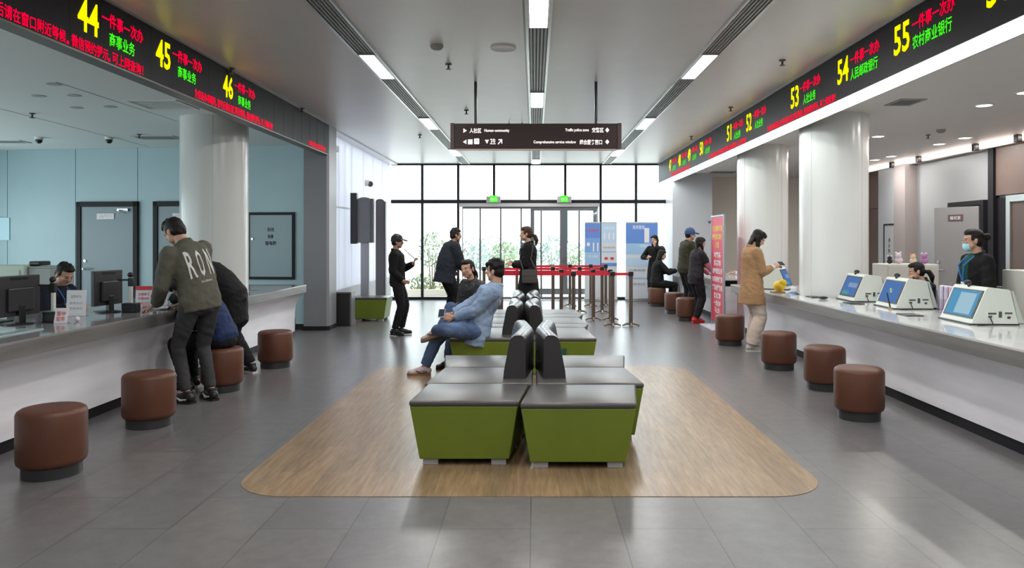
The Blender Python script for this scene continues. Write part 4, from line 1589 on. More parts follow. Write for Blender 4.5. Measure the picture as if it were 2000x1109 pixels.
def bush(x, y, rx, h, n, m, label, trunk=0., size=.09, cat='bush', name='garden_bush', grp=None):
    t = thing(name, label, cat, (x, y, -.02), 0, grp)
    z0 = -.02 + trunk
    new('foliage', foliage((x, y, z0 + (h - trunk) / 2), rx, (h - trunk) / 2, int(n * .75), size), m, t)
    st = B()
    for k in range(3):
        cyl(st, (x + .03 * (k - 1), y, -.02), (x + .25 * rx * (k - 1), y + .1 * k - .1, z0 + (h - trunk) * .5), .022, .01, 8)
    new('stem', st, mat('bark', (.12, .08, .05), .7), t)


bush(-2.95, 21.4, .42, 1.75, 420, leaf_ms[1], 'small loose tree outside left glass pane', .7, .06, 'tree', 'young_tree')
bush(-3.1, 20.6, .4, .62, 380, leaf_ms[0], 'low green shrub outside left glass pane', 0, .05)
bush(-2.45, 21.2, .36, .72, 320, leaf_ms[0], 'low shrub outside behind dark jacket man', 0, .05)
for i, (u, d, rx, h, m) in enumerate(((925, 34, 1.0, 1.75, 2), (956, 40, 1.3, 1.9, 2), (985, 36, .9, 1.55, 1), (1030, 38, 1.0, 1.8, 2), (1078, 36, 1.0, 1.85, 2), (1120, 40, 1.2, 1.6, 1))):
    bush((u - 1044) / FPX * d, d, rx * .8, h * .95, 420, leaf_ms[m], 'rounded haze-pale bush far outside, %s' % ('behind dark jacket man', 'left of middle glass leaves', 'behind denim jacket man', 'behind standing woman', 'left of heavy door post', 'right of heavy door post')[i], 0, .12, grp='bushes across the forecourt')
t = thing('planter', 'pale stone planter kerb with sandy soil outside left pane', 'planter', (-2.6, 21.2, -.02))
pb = B()
box(pb, -3.5, -1.7, 20.2, 20.3, -.02, .16, .01)
box(pb, -3.5, -1.7, 21.9, 22.0, -.02, .16, .01)
box(pb, -3.5, -3.4, 20.3, 21.9, -.02, .16, .01)
box(pb, -1.8, -1.7, 20.3, 21.9, -.02, .16, .01)
new('kerb', pb, mat('kerb_stone', (.55, .5, .42), .7), t)
new('soil', box(B(), -3.4, -1.8, 20.3, 21.9, -.02, .1), mat('sandy_soil', (.42, .3, .18), .8, noise=.2), t)
# ------------------------------------------------------------------ people
from mathutils import noise as mnoise
SK = mat('skin', (.50, .29, .20), .5)
SK_D = mat('skin_tan', (.40, .22, .15), .5)
LIP = mat('lips', (.38, .12, .10), .45)
EYE = mat('eyes', (.03, .02, .018), .3)
HAIR = mat('black_hair', (.009, .0075, .007), .5, spec=.22, bump=.5, bscale=40, stretch=(6, 6, 1))
HAIRB = mat('brown_hair', (.05, .024, .014), .5, spec=.25, bump=.6, bscale=40, stretch=(6, 6, 1))


def fabric(name, col, noise=.12, bump=.5, bscale=9, rough=.75):
    return mat(name, col, rough, noise=noise, nscale=6, bump=bump, bscale=bscale, spec=.18)


def remesh(name, bm, vox, m, parent=None, sm=4, local=True, fold=0.):
    me = bpy.data.meshes.new('tmp')
    bmesh.ops.recalc_face_normals(bm, faces=bm.faces)
    bm.to_mesh(me)
    bm.free()
    o = bpy.data.objects.new('tmp', me)
    COL.objects.link(o)
    md = o.modifiers.new('r', 'REMESH')
    md.mode = 'VOXEL'
    md.voxel_size = vox
    md.use_smooth_shade = True
    s = o.modifiers.new('s', 'SMOOTH')
    s.factor = .5
    s.iterations = sm
    dg = bpy.context.evaluated_depsgraph_get()
    out = bpy.data.meshes.new_from_object(o.evaluated_get(dg))
    bpy.data.objects.remove(o)
    bpy.data.meshes.remove(me)
    if fold:
        nn_ = [v.normal.copy() for v in out.vertices]
        for v, n in zip(out.vertices, nn_):
            c = v.co
            a = mnoise.noise(V((c.x * 9 + c.z * 5, c.y * 9, c.z * 13 + c.x * 4)))
            b = mnoise.noise(V((c.x * 22, c.y * 22 + c.z * 9, c.z * 26)))
            v.co = c + n * fold * max(-.25, .9 * abs(a) - .25 + .3 * b)
    out.name = name
    out.materials.clear()
    for x in (m if isinstance(m, (list, tuple)) else [m]):
        out.materials.append(x)
    out.shade_smooth()
    return link(name, out, parent, local)


def cone2(bm, p0, r0, p1, r1, seg=14):
    cyl(bm, p0, p1, r0, r1, seg)
    ball(bm, p0, r0, sub=2)
    ball(bm, p1, r1, sub=2)


def chain(bm, pts, rs, seg=14):
    for (a, ra), (b, rb) in zip(zip(pts, rs), zip(pts[1:], rs[1:])):
        cone2(bm, a, ra, b, rb, seg)


def ell(c, R, w, d, n=20, sq=1.):
    """elliptical ring about c; R columns: right, forward, up"""
    pts = []
    for i in range(n):
        a = 2 * pi * i / n
        ca, sa = cos(a), sin(a)
        ca = math.copysign(abs(ca) ** sq, ca)
        sa = math.copysign(abs(sa) ** sq, sa)
        pts.append(c + R @ V((ca * w, sa * d, 0)))
    return pts


def ik(a, t, l1, l2, pole):
    d = t - a
    L = min(d.length, (l1 + l2) * .998)
    dr = d.normalized()
    t = a + dr * L
    x = (l1 * l1 - l2 * l2 + L * L) / (2 * L)
    h = sqrt(max(0, l1 * l1 - x * x))
    p = V(pole)
    p = (p - dr * p.dot(dr)).normalized()
    return a + dr * x + p * h, t


RX = lambda a: Matrix.Rotation(a, 3, 'X')
RY = lambda a: Matrix.Rotation(a, 3, 'Y')
RZ = lambda a: Matrix.Rotation(a, 3, 'Z')


def hand(bm, w, f, n, side, s, curl=.5, spread=.1):
    """w wrist, f finger direction, n palm normal (fingers close towards n), side: +1 thumb on the +t side"""
    f = f.normalized()
    n = (n - f * n.dot(f)).normalized()
    t = n.cross(f) * side
    kn = []
    for i, (off, ln) in enumerate(((.027, .067), (.009, .075), (-.010, .070), (-.027, .054))):
        k = w + (f * (.088 - abs(off) * .2) + t * off) * s
        cone2(bm, w + (f * .012 + t * off * .6) * s, .0135 * s, k, .0115 * s, 10)
        c = curl * (1 + .12 * i)
        d1 = (f * cos(c * .7) + n * sin(c * .7) + t * off * spread * 6).normalized()
        d2 = (f * cos(c * 1.9) + n * sin(c * 1.9)).normalized()
        d3 = (f * cos(c * 2.7) + n * sin(c * 2.7)).normalized()
        a = k + d1 * ln * .45 * s
        b = a + d2 * ln * .33 * s
        e = b + d3 * ln * .25 * s
        chain(bm, [k, a, b, e], [.0098 * s, .009 * s, .0085 * s, .0072 * s], 8)
    b0 = w + (f * .022 + t * .022) * s
    b1 = b0 + (f * .03 + t * .026 + n * .012) * s
    b2 = b1 + (f * .03 + t * .006 + n * .018 * (1 + curl)) * s
    chain(bm, [b0, b1, b2], [.014 * s, .011 * s, .0085 * s], 8)


def person(label, loc, yaw, H=1.7, sex='m', pel=None, lean=0., side=0., twist=0., feet=None, hands=None, head=(0, 0, 0), hair='short', hm=None, skin=None,
           top=None, bottom=None, shoes=None, cap=None, mask=False, vox=.007, z0=0., knee=None, lanyard=None, elbow=None, shirt=None):
    s = H / 1.72
    hm = hm or HAIR
    skin = skin or SK
    wf = 1. if sex == 'm' else .9
    P = V(pel) if pel else V((0, 0, .93 * s))
    R0 = RZ(radians(twist * .3)) @ RX(-radians(lean * .55)) @ RY(radians(side * .6))
    R1 = RZ(radians(twist)) @ RX(-radians(lean)) @ RY(radians(side))
    R2 = RZ(radians(twist)) @ RX(-radians(lean * 1.12)) @ RY(radians(side))
    S1 = P + R0 @ V((0, 0, .21 * s))
    S2 = S1 + R1 @ V((0, -.005, .16 * s))
    C = S2 + R2 @ V((0, -.012, .125 * s))
    hy, hp, hr = [radians(a) for a in head]
    Rh = RZ(hy) @ RX(-hp) @ RY(hr)
    NB = C + R2 @ V((0, .002, .03 * s))
    Hc = NB + (R2 @ V((0, .02, .05 * s))) * .6 + Rh @ V((0, .018 * s, .115 * s))
    sw = (.172 if sex == 'm' else .152) * s
    SH = [C + R2 @ V((q * sw, 0, -.04 * s)) for q in (-1, 1)]
    HP = [P + RZ(radians(twist * .15)) @ V((q * .09 * s, 0, -.02 * s)) for q in (-1, 1)]
    feet = feet or [((-.1, .0, .085), 8), ((.1, 0, .085), -8)]
    hands = hands or [None, None]
    la, lf = .285 * s, .25 * s
    lt, ls = .425 * s, .425 * s

    # legs and arms
    legs = []
    for i, q in enumerate((-1, 1)):
        ank = V(feet[i][0])
        kp = V(knee[i]) if knee and knee[i] else V((q * .12, 1, .1))
        k, a2 = ik(HP[i], ank, lt, ls, kp)
        legs.append((HP[i], k, a2))
    arms = []
    for i, q in enumerate((-1, 1)):
        hd = hands[i] or dict(w=(q * (sw + .05), .03, P.z - .07 * s), f=(0, .1, -1), n=(-q, 0, 0), curl=.35)
        ep = V(elbow[i]) if elbow and elbow[i] else V((q * .5, -1, -.3))
        e, w = ik(SH[i], V(hd['w']), la, lf, ep)
        arms.append((SH[i], e, w, hd))

    root_name = 'person'
    bm = B()
    # torso
    T = [(P - V((0, 0, .09 * s)), R0, .14, .10), (P, R0, .162 * (1 if sex == 'm' else 1.03), .112), (P + R0 @ V((0, 0, .1 * s)), R0, .145 * wf, .102), (S1, R1, .138 * wf, .098),
         (S2, R1, .162 * wf, .112), (S2 + R1 @ V((0, 0, .07 * s)), R2, .168 * wf, .108), (C, R2, .14 * wf, .075), (NB, R2, .07, .06)]
    kt = .94 if top else 1.
    kb = .84 if bottom and not bottom.get('skirt') else 1.
    loft(bm, [ell(c, R, w * s * kt, d * s * kt) for c, R, w, d in T])
    ball(bm, P - V((0, .02, .03)) * s, .115 * s * kb, (1.25, 1, .9))
    neck = .056 if sex == 'm' else .048
    cone2(bm, C + R2 @ V((0, -.005, -.02)) * s, neck * 1.1 * s, Hc + Rh @ V((0, -.02, -.06)) * s, neck * .95 * s)
    # head
    h = lambda x, y, z: Hc + Rh @ (V((x, y, z)) * s)
    hb = lambda x, y, z, r, sc=(1, 1, 1): ball(bm, h(x, y, z), r * s, sc, Rh, sub=3)
    hb(0, -.012, .032, .088, (.86, 1.06, .97))
    hb(0, .018, -.03, .07, (.88, .98, 1.12))
    hb(0, .052, -.085, .030, (1.15, .9, .8))
    hb(-.038, .03, -.055, .035)
    hb(.038, .03, -.055, .035)
    hb(0, .074, .022, .03, (1.7, .5, .5))
    for q in (-1, 1):
        hb(q * .033, .066, -.016, .022)
        hb(q * .077, -.008, -.012, .03, (.28, .6, 1.0))
    cone2(bm, h(0, .084, .012), .008 * s, h(0, .1, -.022), .0125 * s, 10)
    hb(0, .081, -.05, .016, (1.5, .7, .55))
    for (a, e, w, hd), q in zip(arms, (-1, 1)):
        k = 1 if sex == 'm' else .86
        chain(bm, [a, e, w], [.052 * s * k, .041 * s * k, .027 * s * k])
        if not hd.get('skip'):
            hand(bm, w, V(hd['f']), V(hd['n']), q * hd.get('th', 1), s * (1 if sex == 'm' else .9), hd.get('curl', .5))
    for i, (a, k, an) in enumerate(legs):
        chain(bm, [a, k, an], [.082 * s * kb, .055 * s * kb, .038 * s * kb])
        m = k.lerp(an, .3)
        ball(bm, m, .056 * s * kb)
        yw = radians(feet[i][1])
        fd = V(feet[i][2]) if len(feet[i]) > 2 else V((-sin(yw), cos(yw), 0))
        up = V(feet[i][3]) if len(feet[i]) > 3 else V((0, 0, 1))
        cone2(bm, an + (-up * .04 - fd * .02) * s, .03 * s, an + (-up * .05 + fd * .12) * s, .026 * s)
    root = remesh(root_name, bm, vox * s, [skin, LIP, EYE, hm])
    tag(root, label, 'person')
    root.location = (loc[0], loc[1], z0)
    root.rotation_euler = (0, 0, radians(yaw))
    # facial zones on the one body mesh
    inv = Rh.inverted()
    for p in root.data.polygons:
        c = inv @ ((p.center - Hc) / s)
        if abs(c.x) < .09 and abs(c.z) < .13 and c.y > .04:
            if ((c.x / .021) ** 2 + ((c.z + .051) / .0085) ** 2) < 1:
                p.material_index = 1
            for q in (-1, 1):
                if ((c.x - q * .031) / .012) ** 2 + ((c.z - .0) / .0048) ** 2 < 1 and c.y > .07:
                    p.material_index = 2
                if ((c.x - q * .032) / .019) ** 2 + ((c.z - .024) / .0035) ** 2 < 1 and c.y > .065:
                    p.material_index = 3

    # hair
    hbm = B()
    hv = lambda x, y, z, r, sc=(1, 1, 1): ball(hbm, h(x, y, z), r * s, sc, Rh, sub=3)
    rnd = random.Random(hash(label) % 1000 if False else len(label))
    if hair != 'none':
        hv(0, -.024, .044, .0895, (.9, 1.02, .95))
        hv(0, -.045, .0, .078, (.98, .85, 1.05))
        hv(0, .01, .085, .07, (1, 1.05, .6))
        for q in (-1, 1):
            hv(q * .066, .005, .03, .03, (.5, 1., 1.3))
    if hair == 'messy':
        for i in range(34):
            a = rnd.uniform(0, 2 * pi)
            e = rnd.uniform(.1, 1.4)
            d = V((cos(a) * cos(e), sin(a) * cos(e), sin(e)))
            hv(d.x * .08, d.y * .088 - .012, d.z * .085 + .04, rnd.uniform(.018, .03))
        for q in (-.04, -.015, .015, .04):
            hv(q, .072, .075, .024, (1, .8, 1.2))
    if hair == 'short':
        for i in range(12):
            a = rnd.uniform(0, 2 * pi)
            e = rnd.uniform(.5, 1.4)
            d = V((cos(a) * cos(e), sin(a) * cos(e), sin(e)))
            hv(d.x * .076, d.y * .082 - .015, d.z * .083 + .042, .022)
        hv(0, .062, .082, .03, (1.8, .7, .7))
    if hair == 'bob':
        for q in (-1, 1):
            for k in range(5):
                hv(q * .078, -.03 + .012 * k, -.02 - .026 * k, .034 - .002 * k, (.55, 1.1, 1.5))
            hv(q * .05, .055, .068, .03, (1.1, .7, 1))
        for k in range(5):
            hv(0, -.075, -.01 - .03 * k, .06 - .005 * k, (1.25, .5, .9))
    if hair in ('pony', 'bun', 'low_pony', 'long'):
        hv(0, .05, .078, .045, (1.35, .6, .6))
        if hair == 'bun':
            hv(0, -.135, .03, .043, (1, .9, 1))
        if hair in ('pony', 'low_pony'):
            bz = .04 if hair == 'pony' else -.02
            chain(hbm, [h(0, -.1, bz), h(0, -.145, bz - .02), h(0, -.165, bz - .09), h(.01, -.15, bz - .17)], [.024 * s, .034 * s, .036 * s, .014 * s])
        if hair == 'long':
            for k in range(7):
                hv(0, -.07 - .004 * k, -.03 - .045 * k, .075 - .004 * k, (1.15, .5, .9))
            for q in (-1, 1):
                for k in range(4):
                    hv(q * .075, -.025, -.01 - .035 * k, .033, (.5, 1.2, 1.3))
    if hair == 'balding':
        hbm.free()
        hbm = B()
        hv(0, -.04, .005, .082, (.99, .85, 1.0))
        hv(0, -.03, .05, .088, (.9, .98, .82))
    if hair != 'none':
        remesh('hair', hbm, max(.006, vox) * s, hm, root, sm=3, fold=.011)
    else:
        hbm.free()
    if cap:
        cb = B()
        hc = lambda x, y, z, r, sc=(1, 1, 1): ball(cb, h(x, y, z), r * s, sc, Rh, sub=3)
        hc(0, -.014, .05, .1, (.92, 1.06, .86))
        hc(0, -.02, .02, .1, (.94, 1.05, .35))
        rings = []
        for t_, (w, y_, z_) in enumerate(((.075, .06, .045), (.078, .1, .042), (.07, .14, .03), (.045, .168, .02))):
            rings.append([h(x, y_ + .012 * (1 - (x / w) ** 2), z_ - .02 * (x / w) ** 2 + dz) for dz in (0, .009) for x in ((-w, -w * .5, 0, w * .5, w) if dz == 0 else (w, w * .5, 0, -w * .5, -w))])
        loft(cb, rings)
        hc(0, -.014, .137, .009)
        remesh('cap', cb, .006 * s, cap, root, sm=2)
    if mask:
        mb = B()
        ball(mb, h(0, .052, -.058), .058 * s, (1.05, .95, 1.0), Rh, sub=3)
        ball(mb, h(0, .082, -.038), .03 * s, (1.1, .8, 1.0), Rh, sub=3)
        remesh('face_mask', mb, .006 * s, mat('mask_blue', (.38, .68, .78), .7), root, sm=3)
        gb = B()
        for q in (-1, 1):
            pts = [h(q * .034 + .026 * cos(a), .103 - .012 * abs(cos(a)), .0 + .02 * sin(a)) for a in [2 * pi * k / 14 for k in range(15)]]
            tube(gb, pts, .0022 * s, 6)
            tube(gb, [h(q * .06, .092, .004), h(q * .082, .05, .006), h(q * .082, .0, .0)], .002 * s, 6)
        new('spectacles', gb, mat('spectacle_rim', (.35, .25, .2), .3, metal=.5), root, local=True)

    # top
    if top:
        pd = top.get('pad', .018)
        tb = B()
        hem = top.get('hem', .06)
        fl = top.get('flare', 0.)
        full = top.get('full', 1.)
        rings = []
        if hem > .02:
            dn = V(top.get('drop', (0, 0, -1)))
            if hem > .2:
                rings.append((P + dn * hem * s, R0, (.19 + fl) * s + pd, (.15 + fl * .8) * s + pd))
                rings.append((P + dn * hem * .5 * s, R0, (.18 + fl * .5) * s + pd, (.135 + fl * .4) * s + pd))
            else:
                rings.append((P + (R0 @ V((0, 0, -1))) * hem * s, R0, (.168 + fl) * s, (.122 + fl) * s))
        rings += [(P, R0, .165 * s + pd, .115 * s + pd), (P + R0 @ V((0, 0, .1 * s)), R0, (.15 * s + pd) * full, (.106 * s + pd) * full),
                  (S1, R1, (.15 * wf * s + pd) * full, (.105 * s + pd) * full), (S2, R1, .168 * wf * s + pd, .118 * s + pd),
                  (S2 + R1 @ V((0, 0, .07 * s)), R2, .174 * wf * s + pd, .112 * s + pd * .8), (C + R2 @ V((0, 0, .002)), R2, .13 * wf * s + pd, .075 * s + pd * .6), (NB + R2 @ V((0, 0, .006)), R2, .066 * s + pd * .4, .06 * s + pd * .4)]
        loft(tb, [ell(c, R, w, d, sq=.92) for c, R, w, d in rings])
        if not top.get('vest'):
            for (a, e, w, hd), q in zip(arms, (-1, 1)):
                k = 1 if sex == 'm' else .9
                sl = top.get('sleeve', 1.)
                end = e.lerp(w, .93 * sl) if sl > .3 else a.lerp(e, .6)
                ball(tb, a, (.056 * s + pd * .4) * k)
                if sl > .3:
                    chain(tb, [a, a.lerp(e, .5), e, e.lerp(end, .6)], [(.056 * s + pd) * k, (.052 * s + pd) * k, (.045 * s + pd) * k, (.04 * s + pd * .9) * k])
                    cyl(tb, e.lerp(end, .6), end, (.04 * s + pd * .9) * k, (.032 * s + pd * .8) * k, 14)
                else:
                    chain(tb, [a, end], [(.056 * s + pd) * k, (.052 * s + pd) * k])
        if top.get('collar', True):
            n = 14
            rc = top.get('collar_r', .062) * s
            pts = [C + R2 @ V((rc * cos(a) * 1.08, rc * sin(a) - .004, (.038 - .016 * sin(a)) * s)) for a in [2 * pi * k / n for k in range(n + 1)]]
            tube(tb, pts, .016 * s, 8)
        if top.get('hood'):
            ball(tb, C + R2 @ V((0, -.1, .0)) * s, .085 * s, (1.3, .7, .8), R2)
        tob = remesh(top.get('name', 'jacket'), tb, max(.009, vox) * s, top['m'], root, sm=5, fold=top.get('fold', .012))
        if shirt:
            tob.data.materials.append(shirt)
            iv = R1.inverted()
            for p in tob.data.polygons:
                c = iv @ (p.center - S2) / s
                if c.y > .06 and abs(c.x) < .03 + .035 * max(0, min(1, (c.z + .25) / .35)) and c.z > -.4:
                    p.material_index = 1
    if lanyard:
        lb_ = B()
        off = .118 + (top or {}).get('pad', .018) + .006
        b_ = S1 + R1 @ V((0, off, .02)) * s
        for q in (-1, 1):
            tube(lb_, [C + R2 @ V((q * .055, .0, .05)) * s, C + R2 @ V((q * .06, .085, .0)) * s, S2 + R1 @ V((q * .045, off + .022, .04)) * s, S2 + R1 @ V((q * .025, off + .02, -.06)) * s, b_], .0075 * s, 6)
        new('lanyard', lb_, lanyard, root, local=True)
        cb = B()
        box(cb, -.03, .03, -.004, .004, -.1, 0)
        bmesh.ops.transform(cb, matrix=Matrix.Translation(b_) @ R1.to_4x4(), verts=cb.verts)
        new('badge', cb, paper, root, local=True)
    # trousers / skirt
    if bottom:
        bb = B()
        pd = bottom.get('pad', .014)
        w = bottom.get('wide', 1.)
        loft(bb, [ell(P - V((0, 0, .085 * s)), R0, .15 * s + pd, .105 * s + pd), ell(P, R0, .164 * s + pd, .114 * s + pd), ell(P + R0 @ V((0, 0, .09 * s)), R0, .148 * s + pd * .7, .104 * s + pd * .7)])
        ball(bb, P - V((0, .02, .03)) * s, .118 * s + pd * .5, (1.25, 1, .9))
        if bottom.get('skirt'):
            L = bottom['skirt']
            loft(bb, [ell(P - V((0, 0, L * s)), RZ(0), .21 * s, .19 * s), ell(P - V((0, 0, L * .5 * s)), RZ(0), .195 * s, .165 * s), ell(P, R0, .17 * s, .12 * s)])
        else:
            for a, k, an in legs:
                end = k.lerp(an, bottom.get('len', .93))
                mid = k.lerp(end, .45)
                chain(bb, [a, a.lerp(k, .5), k, mid], [.088 * s + pd, (.078 * s + pd) * (1 + .3 * (w - 1)), (.06 * s + pd) * (1 + .6 * (w - 1)), (.056 * s + pd) * w])
                cyl(bb, mid, end, (.056 * s + pd) * w, (.043 * s + pd) * w * 1.02, 16)
        remesh('skirt' if bottom.get('skirt') else 'trousers', bb, max(.009, vox) * s, bottom['m'], root, sm=5, fold=bottom.get('fold', .011))
    if shoes:
        for i, (a, k, an) in enumerate(legs):
            yw = radians(feet[i][1])
            fd = (V(feet[i][2]) if len(feet[i]) > 2 else V((-sin(yw), cos(yw), 0))).normalized()
            up = (V(feet[i][3]) if len(feet[i]) > 3 else V((0, 0, 1))).normalized()
            up = (up - fd * up.dot(fd)).normalized()
            rt = fd.cross(up)
            Rf = Matrix((rt, fd, up)).transposed()
            f_ = lambda x, y, z: an + Rf @ (V((x, y, z)) * s)
            sbm = B()
            ball(sbm, f_(0, -.035, -.03), .042 * s, (.95, 1.1, 1.), Rf)
            ball(sbm, f_(0, .13, -.048), .043 * s, (1.02, 1.35, .72), Rf)
            cone2(sbm, f_(0, -.005, -.012), .04 * s, f_(0, .1, -.045), .036 * s)
            cyl(sbm, f_(0, -.01, -.03), f_(0, -.012, .03 * shoes.get('high', 1)), .043 * s, .042 * s)
            so = remesh('shoe', sbm, .006 * s, shoes['m'], root, sm=3)
            ol = [(-.032, -.07), (.032, -.07), (.04, .0), (.042, .11), (.034, .165), (.0, .19), (-.034, .165), (-.042, .11), (-.04, 0)]
            ob = B()
            lo = [ob.verts.new(f_(x, y, -.085)) for x, y in ol]
            hi = [ob.verts.new(f_(x * 1.06, y * 1.01, -.06)) for x, y in ol]
            n = len(ol)
            for j in range(n):
                ob.faces.new((lo[j], lo[(j + 1) % n], hi[(j + 1) % n], hi[j]))
            ob.faces.new(lo[::-1])
            ob.faces.new(hi)
            new('sole', ob, shoes.get('sole', shoes['m']), so, smooth=False, local=True)
            if shoes.get('stripe'):
                for q in (-1, 1):
                    tb = B()
                    tube(tb, [f_(q * .043, -.03, -.04), f_(q * .046, .03, -.05), f_(q * .04, .09, -.025)], [.004 * s, .011 * s, .004 * s], 8)
                    new('side_stripe', tb, shoes['stripe'], so, local=True)
    d = dict(root=root, C=C, R2=R2, R1=R1, P=P, S1=S1, S2=S2, Hc=Hc, Rh=Rh, arms=arms, legs=legs, s=s)
    return d


def wpos(d, p):
    return world_of(d['root']) @ V(p)


def part_of(d, name):
    return [c for c in kids(d['root']) if c.name.split('.')[0] == name][0]


def phone(p, right, up, label, w=.072, h=.15, m=None, lit=None):
    """phone centred at p; right/up span its face"""
    right, up = V(right).normalized(), V(up).normalized()
    n = right.cross(up)
    Rm = Matrix((right, up, n)).transposed().to_4x4()
    t = thing('phone', label, 'phone', p)
    b = B()
    box(b, -w / 2, w / 2, -h / 2, h / 2, -.004, .004, .003)
    bmesh.ops.transform(b, matrix=Rm, verts=b.verts)
    new('phone_body', b, m or black_pl, t, local=True)
    b = B()
    box(b, -w / 2 + .004, w / 2 - .004, -h / 2 + .008, h / 2 - .008, .004, .0048)
    bmesh.ops.transform(b, matrix=Rm, verts=b.verts)
    new('phone_screen', b, lit or mat('phone_glass', (.03, .04, .05), .1), t, local=True)
    return t


# ---- garments
olive = fabric('olive_cloth', (.10, .098, .076), bump=.8, bscale=7)
dkjean = fabric('dark_grey_jeans', (.045, .044, .047), noise=.3)
navy = fabric('navy_jacket', (.018, .032, .09), bump=.7)
blackc = fabric('black_cloth', (.010, .0095, .010))
blackp = fabric('black_trousers', (.012, .011, .012))
clerk_navy = fabric('clerk_navy', (.012, .014, .024))
denim_l = fabric('light_denim', (.235, .32, .46), noise=.25, bump=.8, bscale=8)
denim_b = fabric('blue_jeans', (.08, .125, .235), noise=.25, bump=.6)
camel = fabric('camel_wool', (.36, .21, .11), bump=.3)
cream = fabric('cream_trousers', (.56, .46, .39), bump=.5)
dk_slate = fabric('slate_jacket', (.022, .027, .036))
olive_dk = fabric('dark_olive_jacket', (.04, .038, .022))
vestm = fabric('charcoal_vest', (.026, .024, .028))
greensh = fabric('green_shirt', (.012, .07, .06))
lany = mat('blue_lanyard', (.02, .14, .42), .5)
sh_black = mat('black_shoe', (.012, .012, .013), .4)
sh_white = mat('white_sole', (.62, .6, .58), .5)
sh_pink = mat('pale_pink_shoe', (.50, .41, .42), .5)
sh_red = mat('red_shoe', (.45, .012, .02), .45)
gum = mat('gum_sole', (.25, .14, .075), .5)
pinksl = fabric('pink_sleeve', (.55, .16, .22))
white_cl = fabric('white_shirt', (.6, .6, .62))

# ---- 1 man in olive jacket at the left counter
d = person('young man in olive green jacket with RON lettering leaning on left counter', (-3.13, 6.93), 56, 1.80, pel=(-.02, -.05, .94), lean=20, side=-9, twist=2,
           feet=[((-.12, .0, .085), 14), ((.09, -.06, .085), -6)], head=(10, 36, -3), hair='short',
           hands=[dict(w=(-.27, .25, .90), f=(-.25, .9, -.3), n=(.1, 0, -1), curl=.2), dict(w=(.10, .28, .90), f=(-.5, .7, -.2), n=(0, 0, -1), curl=.3)],
           elbow=[(-.5, -1, .1), (.9, -.7, -.3)],
           top=dict(m=olive, pad=.024, hem=.09, flare=.004, full=1.04), bottom=dict(m=dkjean, pad=.006, wide=.92), shoes=dict(m=sh_black, sole=sh_black, stripe=sh_white), vox=.0055)
# lettering wrapped onto the back of the jacket
jk = part_of(d, 'jacket')
bvh = BVHTree.FromPolygons([v.co.copy() for v in jk.data.vertices], [tuple(p.vertices) for p in jk.data.polygons])
backdir = d['R1'] @ V((0, -1, 0))
upv = d['R1'] @ V((0, 0, 1))
rtv = d['R1'] @ V((1, 0, 0))


def wrap(s, u0, u1, zc, h, m, name, bold=.0):
    vv, ff, x0, x1, y0, y1 = text_mesh(s, bold)
    b = bmesh.new()
    vl = [b.verts.new((v.x, v.y, 0)) for v in vv]
    for f in ff:
        try:
            b.faces.new([vl[i] for i in f])
        except ValueError:
            pass
    for _ in range(3):
        ee = [e for e in b.edges if e.calc_length() > .12]
        if ee:
            bmesh.ops.subdivide_edges(b, edges=ee, cuts=1)
    bmesh.ops.triangulate(b, faces=b.faces)
    for v in b.verts:
        u = u0 + (v.co.x - x0) / (x1 - x0) * (u1 - u0)
        w = zc + ((v.co.y - y0) / (y1 - y0) - .5) * h
        o = d['S1'] + rtv * u + upv * w
        hit, n, _, _ = bvh.ray_cast(o + backdir * .5, -backdir)
        v.co = (hit + n * .003) if hit is not None else o + backdir * .14
    o = new(name, b, m, jk, local=True)
    return o


wl = mat('jacket_lettering', (.66, .66, .66), .6)
wrap('R', -.125, -.065, .10, .255, wl, 'lettering', .015)
wrap('O', -.035, .02, .095, .255, wl, 'lettering', .015)
wrap('N', .065, .125, .10, .245, wl, 'lettering', .015)
wrap('ILLUSION', -.05, .06, -.075, .018, wl, 'small_lettering', .01)

# ---- 2 seated person in blue, bent over the counter
person('seated person in dark blue jacket bent over left counter behind olive jacket man', (-3.12, 7.42), 88, 1.68, pel=(0, .0, .535), lean=40, head=(0, 60, 0),
       feet=[((-.12, .3, .085), 5), ((.13, .36, .085), -5)],
       hands=[dict(w=(-.02, .42, .86), f=(.2, 1, -.2), n=(0, 0, -1), curl=.3), dict(w=(.16, .46, .86), f=(-.2, 1, -.2), n=(0, 0, -1), curl=.3)],
       top=dict(m=navy, pad=.035, hem=.06), bottom=dict(m=blackp), shoes=dict(m=sh_black, sole=sh_white), vox=.009)
# ---- 3 black coat
person('person in long black coat stooping over left counter beyond seated blue jacket', (-3.36, 8.25), 86, 1.70, pel=(0, -.02, .88), lean=66, head=(0, 60, 0),
       feet=[((-.14, .06, .085), 5), ((.13, -.16, .085), -30)],
       hands=[dict(w=(-.2, .58, .86), f=(.2, 1, -.2), n=(0, 0, -1), curl=.3), dict(w=(.2, .58, .86), f=(-.2, 1, -.2), n=(0, 0, -1), curl=.3)],
       top=dict(m=blackc, pad=.035, hem=.38, flare=-.02, name='coat'), bottom=dict(m=blackp, wide=1.15), shoes=dict(m=sh_black, sole=sh_white), vox=.009)
# ---- 4 clerk left
person('clerk with short black hair and blue lanyard seated behind left counter', (-5.0, 7.68), -104, 1.64, pel=(0, 0, .545), lean=14, head=(-8, 30, 0), hair='short',
       feet=[((-.12, .35, .085), 5), ((.12, .35, .085), -5)],
       hands=[dict(w=(.02, .38, .84), f=(.3, 1, -.1), n=(0, 0, -1), curl=.5), dict(w=(.14, .36, .85), f=(-.2, 1, -.1), n=(0, 0, -1), curl=.4)],
       top=dict(m=clerk_navy, pad=.014, hem=.03), bottom=dict(m=blackp), shoes=dict(m=sh_black), lanyard=lany, vox=.007)
